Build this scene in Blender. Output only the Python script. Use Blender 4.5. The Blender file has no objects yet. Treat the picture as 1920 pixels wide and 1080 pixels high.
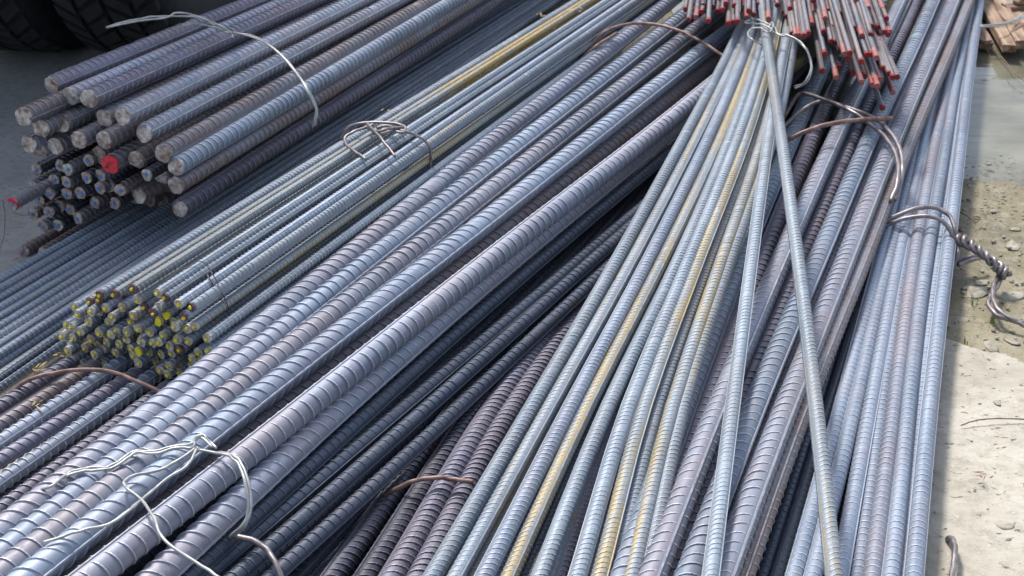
import bpy, math, random
import numpy as np
from mathutils import Vector, Matrix

random.seed(7)
rng = np.random.default_rng(11)
SC = bpy.context.scene
COL = SC.collection
R = math.radians

# ------------------------------------------------------------------ camera
CAM_H, PITCH, F = 1.15, R(27.24), 2700.0          # F: focal length in photo pixels (1920 wide)
cam_d = bpy.data.cameras.new('camera')
cam = bpy.data.objects.new('camera', cam_d)
COL.objects.link(cam)
cam.location = (0, 0, CAM_H)
cam.rotation_euler = (math.pi / 2 - PITCH, 0, 0)
cam_d.sensor_width = 36.0
cam_d.lens = 36.0 * F / 1920.0
cam_d.clip_start = 0.05
cam_d.clip_end = 500
cam_d.dof.use_dof = True
cam_d.dof.focus_distance = 1.9
cam_d.dof.aperture_fstop = 13.0
SC.camera = cam

# ------------------------------------------------------------------ light
TO_SUN = Vector((-0.36, 0.72, 1.25)).normalized()
world = bpy.data.worlds.new('World')
SC.world = world
world.use_nodes = True
wn = world.node_tree
sky = wn.nodes.new('ShaderNodeTexSky')
sky.sky_type = 'NISHITA'
sky.sun_disc = False
sky.sun_elevation = math.asin(TO_SUN.z)
sky.sun_rotation = math.atan2(TO_SUN.x, TO_SUN.y) % (2 * math.pi)
sky.air_density = 1.0
sky.dust_density = 2.0
sky.ozone_density = 1.0
bg = wn.nodes['Background']
bg.inputs['Strength'].default_value = 0.085
hsv = wn.nodes.new('ShaderNodeHueSaturation')      # thin bright cloud veil: a paler sky all over
hsv.inputs['Saturation'].default_value = 0.72
wn.links.new(sky.outputs[0], hsv.inputs['Color'])
wn.links.new(hsv.outputs[0], bg.inputs[0])
sun_d = bpy.data.lights.new('sun', 'SUN')
sun_d.energy = 1.5
sun_d.angle = R(10)
sun_d.color = (1.0, 0.97, 0.93)
sun = bpy.data.objects.new('sun', sun_d)
COL.objects.link(sun)
sun.rotation_euler = (-TO_SUN).to_track_quat('-Z', 'Y').to_euler()
SC.view_settings.view_transform = 'Standard'
SC.view_settings.look = 'None'
SC.view_settings.exposure = 1.54
SC.view_settings.gamma = 1.0
SC.view_settings.use_curve_mapping = False

# ------------------------------------------------------------------ points of the place
_fw = Vector((0, math.cos(PITCH), -math.sin(PITCH)))
_up = Vector((0, math.sin(PITCH), math.cos(PITCH)))
_rt = Vector((1, 0, 0))
EYE = Vector((0, 0, CAM_H))


def ray(px, py):
    return _fw + _rt * ((px - 960) / F) + _up * ((540 - py) / F)


def P(px, py, z):
    """the point at height z seen at photo pixel (px, py)"""
    r = ray(px, py)
    return EYE + r * ((z - CAM_H) / r.z)


def PL(px, py, p0, n):
    """the point on the plane through p0 with normal n"""
    r = ray(px, py)
    return EYE + r * ((p0 - EYE).dot(n) / r.dot(n))


# ------------------------------------------------------------------ materials
def newmat(name):
    m = bpy.data.materials.new(name)
    m.use_nodes = True
    nt = m.node_tree
    return m, nt, nt.nodes['Principled BSDF']


def node(nt, kind, **kw):
    n = nt.nodes.new(kind)
    for k, v in kw.items():
        if k in n.inputs:
            n.inputs[k].default_value = v
        else:
            setattr(n, k, v)
    return n


def ramp(nt, fac, stops):
    n = nt.nodes.new('ShaderNodeValToRGB')
    cr = n.color_ramp
    while len(cr.elements) < len(stops):
        cr.elements.new(0.5)
    for e, (p, c) in zip(cr.elements, stops):
        e.position = p
        e.color = (*c, 1) if len(c) == 3 else c
    nt.links.new(fac, n.inputs[0])
    return n.outputs[0]


def mix(nt, fac, a, b, mode='MIX'):
    n = nt.nodes.new('ShaderNodeMix')
    n.data_type = 'RGBA'
    n.blend_type = mode
    for i, v in ((0, fac), (6, a), (7, b)):
        if hasattr(v, 'is_output'):
            nt.links.new(v, n.inputs[i])
        elif i == 0:
            n.inputs[i].default_value = v
        else:
            n.inputs[i].default_value = (*v, 1)
    return n.outputs[2]


def coords(nt, scale, per_object=True, kind='Object'):
    tc = nt.nodes.new('ShaderNodeTexCoord')
    mp = nt.nodes.new('ShaderNodeMapping')
    mp.inputs['Scale'].default_value = scale
    nt.links.new(tc.outputs[kind], mp.inputs[0])
    if per_object:
        oi = nt.nodes.new('ShaderNodeObjectInfo')
        mu = nt.nodes.new('ShaderNodeMath')
        mu.operation = 'MULTIPLY'
        mu.inputs[1].default_value = 137.0
        nt.links.new(oi.outputs['Random'], mu.inputs[0])
        cb = nt.nodes.new('ShaderNodeCombineXYZ')
        for i in range(3):
            nt.links.new(mu.outputs[0], cb.inputs[i])
        nt.links.new(cb.outputs[0], mp.inputs['Location'])
    return mp.outputs[0]


def noise(nt, vec, scale, detail=4, rough=0.55):
    n = nt.nodes.new('ShaderNodeTexNoise')
    n.inputs['Scale'].default_value = scale
    n.inputs['Detail'].default_value = detail
    n.inputs['Roughness'].default_value = rough
    nt.links.new(vec, n.inputs['Vector'])
    return n.outputs['Fac']


def bump(nt, b, h, strength, dist):
    n = nt.nodes.new('ShaderNodeBump')
    n.inputs['Strength'].default_value = strength
    n.inputs['Distance'].default_value = dist
    nt.links.new(h, n.inputs['Height'])
    nt.links.new(n.outputs[0], b.inputs['Normal'])


def steel(name, dark, light, tint, tint_amt=0.5, rust=0.35, rough=0.5, yellow=0.0, metal=0.25, far_ochre=False):
    m, nt, b = newmat(name)
    v1 = coords(nt, (2.2, 26, 26))
    n1 = noise(nt, v1, 1.0, 5, 0.6)
    c = ramp(nt, n1, [(0.3, dark), (0.68, light)])
    v2 = coords(nt, (5, 14, 14))
    n2 = noise(nt, v2, 1.3, 3)
    c = mix(nt, ramp(nt, n2, [(0.42, (0, 0, 0)), (0.62, (tint_amt,) * 3)]), c, tint)
    v3 = coords(nt, (60, 120, 120))
    n3 = noise(nt, v3, 1.6, 4, 0.65)
    c = mix(nt, ramp(nt, n3, [(0.6, (0, 0, 0)), (0.72, (rust,) * 3)]), c, (0.15, 0.07, 0.045))
    v5 = coords(nt, (9, 40, 40))
    n5 = noise(nt, v5, 1.0, 3, 0.6)
    c = mix(nt, ramp(nt, n5, [(0.6, (0, 0, 0)), (0.7, (rust * 0.7,) * 3)]), c, (0.24, 0.17, 0.13))
    if yellow:
        v4 = coords(nt, (2.2, 75, 75))
        n4 = noise(nt, v4, 1.0, 5, 0.7)
        k = 0.68 - yellow * 0.14
        f = ramp(nt, n4, [(k, (0, 0, 0)), (k + 0.08, (0.72,) * 3)])
        f = mix(nt, f, (0, 0, 0), ramp(nt, n3, [(0.35, (0.3,) * 3), (0.55, (1,) * 3)]))
        c = mix(nt, f, c, (0.46, 0.31, 0.07))
    if far_ochre:                                       # ochre paint run along the far part of the bar
        tc = nt.nodes.new('ShaderNodeTexCoord')
        sp = nt.nodes.new('ShaderNodeSeparateXYZ')
        nt.links.new(tc.outputs['Object'], sp.inputs[0])
        mu = nt.nodes.new('ShaderNodeMath')
        mu.operation = 'MULTIPLY'
        mu.inputs[1].default_value = 0.5
        nt.links.new(sp.outputs[0], mu.inputs[0])
        f = ramp(nt, mu.outputs[0], [(0.43, (0, 0, 0)), (0.5, (0.85,) * 3)])
        f = mix(nt, f, (0, 0, 0), ramp(nt, n5, [(0.36, (0.15,) * 3), (0.5, (1,) * 3)]), 'MIX') if False else mix(nt, 1.0, f, ramp(nt, n5, [(0.34, (0.1,) * 3), (0.48, (1,) * 3)]), 'MULTIPLY')
        c = mix(nt, f, c, (0.50, 0.33, 0.075))
    oi = nt.nodes.new('ShaderNodeObjectInfo')
    br = ramp(nt, oi.outputs['Random'], [(0.0, (0.8,) * 3), (1.0, (1.12,) * 3)])
    c = mix(nt, 1.0, c, br, 'MULTIPLY')
    nt.links.new(c, b.inputs['Base Color'])
    b.inputs['Metallic'].default_value = metal
    rr = ramp(nt, n3, [(0.3, (rough - 0.07,) * 3), (0.75, (rough + 0.16,) * 3)])
    nt.links.new(rr, b.inputs['Roughness'])
    v6 = coords(nt, (300, 300, 300))
    n6 = noise(nt, v6, 1.5, 3, 0.6)
    bump(nt, b, n6, 0.25, 0.0006)
    return m


def simple(name, c1, c2, scale=30, rough=0.6, metal=0.0, bumpd=0.0, detail=4, spec=None):
    m, nt, b = newmat(name)
    v = coords(nt, (1, 1, 1))
    n = noise(nt, v, scale, detail, 0.62)
    nt.links.new(ramp(nt, n, [(0.34, c1), (0.66, c2)]), b.inputs['Base Color'])
    b.inputs['Roughness'].default_value = rough
    b.inputs['Metallic'].default_value = metal
    if spec is not None:
        b.inputs['Specular IOR Level'].default_value = spec
    if bumpd:
        bump(nt, b, n, 0.6, bumpd)
    return m


M = {}
M['lilac'] = steel('lilac_mill_scale', (0.165, 0.178, 0.225), (0.335, 0.358, 0.43), (0.30, 0.258, 0.278), 0.6, 0.35)
M['blue'] = steel('blue_mill_scale', (0.148, 0.182, 0.24), (0.31, 0.366, 0.445), (0.28, 0.265, 0.305), 0.45, 0.22)
M['pale'] = steel('pale_steel', (0.165, 0.20, 0.245), (0.315, 0.365, 0.415), (0.27, 0.265, 0.265), 0.35, 0.3, rough=0.55)
M['pale_yellow'] = steel('yellow_streaked_steel', (0.17, 0.205, 0.24), (0.32, 0.36, 0.395), (0.29, 0.255, 0.20), 0.5, 0.35, yellow=1.35, rough=0.55)
M['pale_some'] = steel('lightly_streaked_steel', (0.17, 0.20, 0.238), (0.31, 0.35, 0.39), (0.27, 0.25, 0.235), 0.4, 0.35, yellow=0.9, rough=0.55)
M['brown'] = steel('brown_tinged_steel', (0.12, 0.115, 0.13), (0.25, 0.245, 0.275), (0.19, 0.13, 0.11), 0.75, 0.8)
M['purple'] = steel('purple_steel', (0.115, 0.112, 0.15), (0.255, 0.25, 0.315), (0.18, 0.145, 0.165), 0.6, 0.4)
M['navy'] = steel('shade_dark_blue_steel', (0.030, 0.039, 0.056), (0.075, 0.093, 0.13), (0.06, 0.06, 0.08), 0.4, 0.2, rough=0.42)  # dark blue steel with the shade of gaps and hollow put into its colour
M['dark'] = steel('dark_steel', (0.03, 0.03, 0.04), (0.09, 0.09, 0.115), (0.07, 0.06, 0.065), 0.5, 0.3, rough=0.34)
M['ochre'] = steel('ochre_run_steel', (0.19, 0.225, 0.26), (0.35, 0.395, 0.435), (0.29, 0.28, 0.27), 0.35, 0.25, rough=0.55, yellow=0.4, far_ochre=True)
M['rod'] = steel('thin_rod_steel', (0.085, 0.09, 0.112), (0.23, 0.235, 0.27), (0.29, 0.19, 0.145), 0.7, 0.5)
WORN = {}
for k_ in list(M):
    f_ = 2.2 if k_ in ('navy', 'dark') else 1.55
    cs_ = {'lilac': (.40, .41, .44), 'blue': (.38, .42, .47), 'pale': (.32, .355, .39), 'pale_yellow': (.32, .345, .36), 'pale_some': (.31, .345, .375), 'brown': (.27, .25, .27),
           'purple': (.27, .265, .32), 'navy': (.075, .09, .125), 'dark': (.12, .12, .15), 'rod': (.26, .27, .30), 'ochre': (.33, .31, .24)}[k_]
    WORN[M[k_].name] = simple('worn_' + k_, tuple(c * .8 for c in cs_), tuple(min(.75, c * 1.5) for c in cs_), 90, .48, .25)
M['cut'] = simple('sheared_steel', (0.22, 0.12, 0.08), (0.64, 0.62, 0.59), 75, 0.55, 0.25, 0.0012)
M['cut_dark'] = simple('rusty_cut', (0.19, 0.125, 0.095), (0.48, 0.42, 0.38), 100, 0.6, 0.2, 0.001)
M['cut_grey'] = simple('grey_cut', (0.24, 0.21, 0.155), (0.55, 0.53, 0.47), 130, 0.55, 0.3, 0.0008)
M['cut_purple'] = simple('purple_painted_cut', (0.07, 0.035, 0.06), (0.15, 0.08, 0.08), 90, 0.55, 0.0, 0.0005)
M['yellow'] = simple('yellow_paint', (0.60, 0.47, 0.015), (0.80, 0.68, 0.03), 60, 0.5)
M['bluedot'] = simple('blue_paint', (0.05, 0.16, 0.5), (0.10, 0.26, 0.72), 90, 0.5)
M['red'] = simple('red_paint', (0.55, 0.02, 0.03), (0.72, 0.04, 0.06), 120, 0.5)
M['redtip'] = simple('red_tip_paint', (0.07, 0.004, 0.006), (0.34, 0.014, 0.018), 90, 0.5)
M['redworn'] = simple('worn_red_paint', (0.34, 0.035, 0.03), (0.27, 0.15, 0.135), 70, 0.55)
M['ink'] = simple('black_marker', (0.02, 0.01, 0.01), (0.04, 0.02, 0.02), 40, 0.5)
M['galv'] = simple('galvanised_wire', (0.27, 0.275, 0.27), (0.50, 0.50, 0.47), 60, 0.4, 0.35)
M['wire'] = simple('dark_wire', (0.15, 0.125, 0.125), (0.30, 0.27, 0.27), 50, 0.42, 0.5)
M['rustwire'] = simple('rusty_wire', (0.13, 0.07, 0.055), (0.32, 0.21, 0.18), 60, 0.55, 0.3)
M['finewire'] = simple('fine_black_wire', (0.05, 0.045, 0.05), (0.10, 0.09, 0.09), 60, 0.45, 0.3)
M['rubber'] = simple('tyre_rubber', (0.010, 0.011, 0.012), (0.022, 0.022, 0.023), 30, 0.8, 0.0, 0.0006)
M['truckpaint'] = simple('truck_underbody_paint', (0.02, 0.02, 0.022), (0.05, 0.045, 0.04), 8, 0.7)
M['wood'] = None
M['straw'] = simple('dry_straw', (0.25, 0.16, 0.07), (0.48, 0.36, 0.18), 60, 0.75)
M['twig'] = simple('twig', (0.12, 0.06, 0.04), (0.25, 0.15, 0.10), 60, 0.8)
M['stone'] = simple('pale_stone', (0.22, 0.195, 0.14), (0.42, 0.395, 0.32), 25, 0.8, 0, 0.002)
M['grass'] = simple('green_blades', (0.09, 0.20, 0.03), (0.20, 0.34, 0.06), 40, 0.6)


def wood_mat():
    m, nt, b = newmat('weathered_wood')
    v = coords(nt, (4, 60, 60))
    n = noise(nt, v, 1.0, 5, 0.6)
    c = ramp(nt, n, [(0.3, (0.10, 0.05, 0.03)), (0.5, (0.22, 0.135, 0.09)), (0.7, (0.42, 0.30, 0.20))])
    v2 = coords(nt, (6, 12, 12))
    n2 = noise(nt, v2, 1.5, 3)
    c = mix(nt, ramp(nt, n2, [(0.45, (0, 0, 0)), (0.65, (0.7,) * 3)]), c, (0.45, 0.33, 0.21))
    nt.links.new(c, b.inputs['Base Color'])
    b.inputs['Roughness'].default_value = 0.75
    bump(nt, b, n, 0.5, 0.002)
    return m


M['wood'] = wood_mat()


# ------------------------------------------------------------------ mesh helpers
def mesh_np(name, verts, faces, mats, smooth=True, face_mat=None, face_smooth=None):
    """verts (n,3); faces: list of integer arrays, each (m,3) or (m,4)"""
    me = bpy.data.meshes.new(name)
    verts = np.asarray(verts, dtype=np.float32)
    me.vertices.add(len(verts))
    me.vertices.foreach_set('co', verts.ravel())
    loops, starts, n = [], [], 0
    for f in faces:
        f = np.asarray(f, dtype=np.int32)
        if len(f) == 0:
            continue
        loops.append(f.ravel())
        starts.append(np.arange(len(f), dtype=np.int32) * f.shape[1] + n)
        n += f.size
    loops = np.concatenate(loops)
    starts = np.concatenate(starts)
    me.loops.add(len(loops))
    me.loops.foreach_set('vertex_index', loops)
    me.polygons.add(len(starts))
    me.polygons.foreach_set('loop_start', starts)
    me.polygons.foreach_set('use_smooth', np.full(len(starts), smooth, dtype=bool))
    if face_smooth is not None:
        me.polygons.foreach_set('use_smooth', np.asarray(face_smooth, dtype=bool))
    if face_mat is not None:
        me.polygons.foreach_set('material_index', np.asarray(face_mat, dtype=np.int32))
    for m in (mats if isinstance(mats, (list, tuple)) else [mats]):
        me.materials.append(m)
    me.update(calc_edges=True)
    me.validate()
    return me


def link(name, me, parent=None):
    o = bpy.data.objects.new(name, me)
    COL.objects.link(o)
    if parent:
        o.parent = parent
    return o


def tag(o, label, cat, group=None):
    o['label'] = label
    o['category'] = cat
    if group:
        o['group'] = group
    return o


def struct(o):
    o['kind'] = 'structure'
    return o


def grid_faces(nu, nv, base=0, wrap=False):
    i = np.arange(nu - 1)[:, None]
    nj = nv if wrap else nv - 1
    j = np.arange(nj)[None, :]
    a = i * nv + j
    b = i * nv + (j + 1) % nv
    c = (i + 1) * nv + (j + 1) % nv
    d = (i + 1) * nv + j
    return (np.stack([a, b, c, d], -1).reshape(-1, 4) + base).astype(np.int32)


def bar_mesh(name, L, D, pitch, mat, nr=16, nst=7, incl=0.55, herring=False, nseg=10, roll=0.0, spine=None, rib_h=0.055, rib_w=0.30, wear=1.0):
    """ribbed bar along +X from 0 to L: round core, two lengthwise ribs, crescent cross ribs on both sides"""
    Rr = D / 2
    V, Fq, Ft, FM = [], [], [], []
    base = 0
    xs = np.linspace(0, L, nseg + 1)
    th = np.linspace(0, 2 * np.pi, nr, endpoint=False)
    ring = np.stack([np.cos(th), np.sin(th)], -1) * Rr
    v = np.zeros((nseg + 1, nr, 3))
    v[..., 0] = xs[:, None]
    v[..., 1:] = ring[None]
    V.append(v.reshape(-1, 3))
    Fq.append(grid_faces(nseg + 1, nr, base, True)[:, ::-1])
    FM.append(np.zeros(len(Fq[-1]), int))
    n_core = len(Fq[-1])
    base += v.shape[0] * nr
    for e, x in ((0, 0.0), (1, L)):                     # caps
        c = np.zeros((nr + 1, 3))
        c[:nr, 0] = x
        c[:nr, 1:] = ring
        c[nr, 0] = x
        V.append(c)
        k = np.arange(nr)
        tri = np.stack([k, (k + 1) % nr, np.full(nr, nr)], -1) + base
        Ft.append(tri if e == 1 else tri[:, ::-1])
        base += nr + 1
    # lengthwise ribs
    h, w = D * 0.05, D * 0.085
    prof = np.array([[Rr * 0.96, -w * 0.6], [Rr + h, -w * 0.42], [Rr + h, w * 0.42], [Rr * 0.96, w * 0.6]])
    for s in (1, -1):
        v = np.zeros((nseg + 1, 4, 3))
        v[..., 0] = xs[:, None]
        v[..., 1] = prof[None, :, 0] * s
        v[..., 2] = prof[None, :, 1] * s
        V.append(v.reshape(-1, 3))
        Fq.append(grid_faces(nseg + 1, 4, base)[:, ::-1])
        FM.append(np.arange(len(Fq[-1])) % 3 == 1)
        base += (nseg + 1) * 4
    # crescent ribs
    A = R(79)
    n = int((L - pitch) / pitch)
    t = np.linspace(-1, 1, nst)
    hh = D * rib_h * np.clip(np.cos(t * np.pi / 2), 0.02, 1) ** 0.55
    ww = pitch * rib_w
    if True:
        po = np.array([-0.5, -0.2, 0.2, 0.5]) * ww
        pr = np.array([0.0, 1.0, 1.0, 0.0])
    else:
        po = np.array([-0.5, 0.0, 0.5]) * ww
        pr = np.array([0.0, 1.0, 0.0])
    npf = len(po)
    for side in (0, 1):
        sgn = -1 if (side == 1 and herring) else 1
        ang = np.pi / 2 + np.pi * side + t * A
        xo = incl * Rr * t * (1 if side == 0 else -1) * sgn
        rad = Rr * 0.975 + pr[None, :] * (hh[:, None] + Rr * 0.025)
        tm = np.zeros((nst, npf, 3))
        tm[..., 0] = xo[:, None] + po[None, :]
        tm[..., 1] = rad * np.cos(ang)[:, None]
        tm[..., 2] = rad * np.sin(ang)[:, None]
        xk = pitch * (0.6 + 0.5 * side) + np.arange(n) * pitch
        v = np.repeat(tm[None], n, 0)
        wr = np.clip(1 + .16 * np.sin(np.arange(n) * .23 + rng.uniform(0, 6)) + rng.normal(0, .13, n), .45, 1.25)   # worn and clogged ribs
        wr[rng.random(n) < .02] = .3
        radk = Rr * 0.975 + pr[None, None, :] * (hh[None, :, None] * wr[:, None, None] + Rr * 0.025)
        v[..., 1] = radk * np.cos(ang)[None, :, None]
        v[..., 2] = radk * np.sin(ang)[None, :, None]
        v[..., 0] += xk[:, None, None] + rng.normal(0, pitch * 0.015, n)[:, None, None]
        V.append(v.reshape(-1, 3))
        f = grid_faces(nst, npf)[:, ::-1]
        f = (f[None] + (np.arange(n) * nst * npf)[:, None, None]).reshape(-1, 4) + base
        Fq.append(f)
        FM.append((np.arange(len(f)) % (npf - 1) == 1) if npf == 4 else (np.arange(len(f)) % 2 == 0) & False)
        base += n * nst * npf
    V = np.concatenate(V)
    if roll:
        c, s = math.cos(roll), math.sin(roll)
        y, z = V[:, 1].copy(), V[:, 2].copy()
        V[:, 1], V[:, 2] = y * c - z * s, y * s + z * c
    if spine is not None:
        sx, sy, sz = spine
        V[:, 1] += np.interp(V[:, 0], sx, sy)
        V[:, 2] += np.interp(V[:, 0], sx, sz)
    fm = np.concatenate(FM + [np.zeros(sum(len(t_) for t_ in Ft), int)])
    return mesh_np(name, V, [np.concatenate(Fq), np.concatenate(Ft)], [mat, WORN[mat.name]], face_mat=fm, face_smooth=np.arange(len(fm)) < n_core)


def frame(a, b, roll=0.0):
    x = (b - a).normalized()
    z = Vector((0, 0, 1))
    y = z.cross(x).normalized()
    z = x.cross(y)
    m = Matrix((x, y, z)).transposed().to_4x4()
    m.translation = a
    return m @ Matrix.Rotation(roll, 4, 'X')


def spline(pts, n):
    """Catmull-Rom through pts -> (n,3)"""
    p = np.array([tuple(q) for q in pts], dtype=float)
    if len(p) == 2:
        t = np.linspace(0, 1, n)[:, None]
        return p[0] * (1 - t) + p[1] * t
    p = np.vstack([2 * p[0] - p[1], p, 2 * p[-1] - p[-2]])
    d = np.cumsum([0] + [max(1e-6, np.linalg.norm(p[i + 1] - p[i]) ** 0.5) for i in range(len(p) - 1)])
    u = np.linspace(d[1], d[-2], n)
    out = []
    for x in u:
        i = min(max(np.searchsorted(d, x, side='right') - 1, 1), len(p) - 3)
        t0, t1, t2, t3 = d[i - 1], d[i], d[i + 1], d[i + 2]
        A1 = (t1 - x) / (t1 - t0) * p[i - 1] + (x - t0) / (t1 - t0) * p[i]
        A2 = (t2 - x) / (t2 - t1) * p[i] + (x - t1) / (t2 - t1) * p[i + 1]
        A3 = (t3 - x) / (t3 - t2) * p[i + 1] + (x - t2) / (t3 - t2) * p[i + 2]
        B1 = (t2 - x) / (t2 - t0) * A1 + (x - t0) / (t2 - t0) * A2
        B2 = (t3 - x) / (t3 - t1) * A2 + (x - t1) / (t3 - t1) * A3
        out.append((t2 - x) / (t2 - t1) * B1 + (x - t1) / (t2 - t1) * B2)
    return np.array(out)


def long_bar(name, pts, D, pitch, mat, label, group, ext0=0.35, ext1=1.2, roll=None, cat='steel bar', **kw):
    """a bar laid through the given points, carried on past both ends of the list"""
    p = [Vector(q) for q in pts]
    # light smoothing of the measured points
    if len(p) > 3:
        q = [p[0]] + [p[i] * 0.5 + (p[i - 1] + p[i + 1]) * 0.25 for i in range(1, len(p) - 1)] + [p[-1]]
        p = q
    a = p[0] + (p[0] - p[1]).normalized() * ext0
    b = p[-1] + (p[-1] - p[-2]).normalized() * ext1
    m = frame(a, b)
    inv = m.inverted()
    sp = spline([a] + p + [b], 60)
    loc = np.array([tuple(inv @ Vector(q)) for q in sp])
    L = (b - a).length
    for c_ in (1, 2):                                   # slight kinks and sag of a long bar
        loc[:, c_] += .0011 * np.sin(loc[:, 0] * random.uniform(2.5, 6) + random.uniform(0, 6)) * (1 if D > .015 else .5)
    me = bar_mesh(name, L, D, pitch, mat, roll=random.uniform(0, math.pi) if roll is None else roll,
                  spine=(loc[:, 0], loc[:, 1], loc[:, 2]), nseg=36, **kw)
    o = link(name, me)
    o.matrix_world = m
    return tag(o, label, cat, group)


def disc_mesh(name, r, mat, n=14, jag=0.08, dome=0.0, lip=0.0, seed=0, sx=1.0):
    """uneven round face in the YZ plane looking down -X, with a short skirt behind it"""
    g = np.random.default_rng(seed)
    th = np.linspace(0, 2 * np.pi, n, endpoint=False)
    rr = r * (1 + g.uniform(-jag, jag, n))
    V = [np.stack([np.full(n, 0.004), np.cos(th) * rr * 0.97 * sx, np.sin(th) * rr * 0.97], -1)]
    V.append(np.stack([g.uniform(-lip, lip, n), np.cos(th) * rr * sx, np.sin(th) * rr], -1))
    V.append(np.stack([-dome * 0.7 + g.uniform(-lip, lip, n) * 0.5, np.cos(th) * rr * 0.55 * sx, np.sin(th) * rr * 0.55], -1))
    V.append(np.array([[-dome, 0, 0]]))
    V = np.concatenate(V)
    f = grid_faces(3, n, 0, True)
    k = np.arange(n)
    t = np.stack([2 * n + k, 2 * n + (k + 1) % n, np.full(n, 3 * n)], -1)
    return mesh_np(name, V, [f, t], mat, smooth=False)


def tube_mesh(name, pts, r, mat, n=8, taper=False):
    p = np.asarray(pts, dtype=float)
    k = len(p)
    T = np.gradient(p, axis=0)
    T /= np.linalg.norm(T, axis=1)[:, None] + 1e-12
    N = np.zeros_like(p)
    ref = np.array([0, 0, 1.0]) if abs(T[0][2]) < 0.9 else np.array([1.0, 0, 0])
    N[0] = ref - T[0] * ref.dot(T[0])
    N[0] /= np.linalg.norm(N[0])
    for i in range(1, k):
        v = N[i - 1] - T[i] * N[i - 1].dot(T[i])
        N[i] = v / (np.linalg.norm(v) + 1e-12)
    B = np.cross(T, N)
    th = np.linspace(0, 2 * np.pi, n, endpoint=False)
    rad = np.full(k, r)
    if taper:
        rad = r * np.linspace(1, 0.35, k)
    V = p[:, None] + rad[:, None, None] * (np.cos(th)[None, :, None] * N[:, None] + np.sin(th)[None, :, None] * B[:, None])
    V = V.reshape(-1, 3)
    F4 = grid_faces(k, n, 0, True)
    V = np.vstack([V, p[:1], p[-1:]])
    j = np.arange(n)
    t0 = np.stack([(j + 1) % n, j, np.full(n, k * n)], -1)
    t1 = np.stack([(k - 1) * n + j, (k - 1) * n + (j + 1) % n, np.full(n, k * n + 1)], -1)
    return mesh_np(name, V, [F4, t0, t1], mat)


def wire(name, pts, r, mat, label, group='tie wires', cat='tie wire', n=None, strands=()):
    """pts: (px, py, z) list; further strands become parts"""
    def path(q):
        c = spline([P(*a) for a in q], n or max(16, len(q) * 8))
        k = np.clip(np.linspace(0, len(c) - 1, len(c)), 0, None)
        for ax in range(3):
            c[:, ax] += np.interp(k, np.arange(0, len(c) + 3, 3), rng.normal(0, min(.00045, r * .3), len(range(0, len(c) + 3, 3))))
        return c
    first = path(pts)
    o0 = first.mean(axis=0)
    o = link(name, tube_mesh(name, first - o0, r, mat))
    o.location = o0
    tag(o, label, cat, group)
    for s in strands:
        q = path(s) - o0
        link('strand', tube_mesh('strand', q, r, mat), o)
    return o


ORD = ['first', 'second', 'third', 'fourth', 'fifth', 'sixth', 'seventh', 'eighth', 'ninth', 'tenth', 'eleventh', 'twelfth', 'thirteenth',
       'fourteenth', 'fifteenth', 'sixteenth', 'seventeenth', 'eighteenth', 'nineteenth', 'twentieth']

# ------------------------------------------------------------------ ground, slab, water
def ground_mat():
    m, nt, b = newmat('trodden_mud')
    v = coords(nt, (1, 1, 1), False)
    n1 = noise(nt, v, 3.5, 6, 0.65)
    n2 = noise(nt, v, 38, 5, 0.7)
    c = ramp(nt, n1, [(0.36, (0.115, 0.095, 0.045)), (0.5, (0.19, 0.16, 0.09)), (0.64, (0.29, 0.255, 0.175))])
    c = mix(nt, ramp(nt, n2, [(0.5, (0, 0, 0)), (0.7, (0.7,) * 3)]), c, (0.33, 0.30, 0.23))
    n3 = noise(nt, v, 140, 3, 0.6)
    c = mix(nt, ramp(nt, n3, [(0.6, (0, 0, 0)), (0.68, (0.8,) * 3)]), c, (0.06, 0.045, 0.025))
    nt.links.new(c, b.inputs['Base Color'])
    nt.links.new(ramp(nt, n1, [(0.4, (0.5,) * 3), (0.6, (0.85,) * 3)]), b.inputs['Roughness'])
    bump(nt, b, n2, 0.8, 0.006)
    return m


def slab_mat(name, ca, cb, speck):
    m, nt, b = newmat(name)
    v = coords(nt, (1, 1, 1), False)
    n1 = noise(nt, v, 6, 6, 0.65)
    c = ramp(nt, n1, [(0.35, ca), (0.65, cb)])
    n2 = noise(nt, v, 60, 4, 0.7)
    c = mix(nt, ramp(nt, n2, [(0.48, (0, 0, 0)), (0.7, (0.65,) * 3)]), c, tuple(x * 0.66 for x in ca))
    n3 = noise(nt, coords(nt, (1, 1.6, 1), False), 75, 3, 0.5)
    c = mix(nt, ramp(nt, n3, [(0.645, (0, 0, 0)), (0.685, (0.85,) * 3)]), c, speck)
    n4 = noise(nt, v, 120, 2, 0.5)
    c = mix(nt, ramp(nt, n4, [(0.64, (0, 0, 0)), (0.72, (0.6,) * 3)]), c, tuple(min(1, x * 1.2) for x in cb))
    nt.links.new(c, b.inputs['Base Color'])
    b.inputs['Roughness'].default_value = 0.85
    bump(nt, b, mix(nt, 0.5, n2, n3), 0.7, 0.004)
    return m


M['mud'] = ground_mat()
M['slab'] = slab_mat('pale_worn_concrete', (0.36, 0.325, 0.255), (0.49, 0.455, 0.38), (0.08, 0.06, 0.045))
M['apron'] = slab_mat('grey_concrete', (0.28, 0.275, 0.26), (0.38, 0.37, 0.35), (0.15, 0.15, 0.15))


def vnoise(x, y, seed=0, octaves=4, scale=1.0):
    g = np.random.default_rng(seed)
    out = np.zeros_like(x)
    amp = 1.0
    for o in range(octaves):
        for k in range(5):
            a = g.uniform(0, 2 * np.pi)
            f = scale * (2 ** o) * g.uniform(0.7, 1.4)
            out += amp * np.sin((x * math.cos(a) + y * math.sin(a)) * f + g.uniform(0, 6.28)) / 5
        amp *= 0.55
    return out


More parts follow.
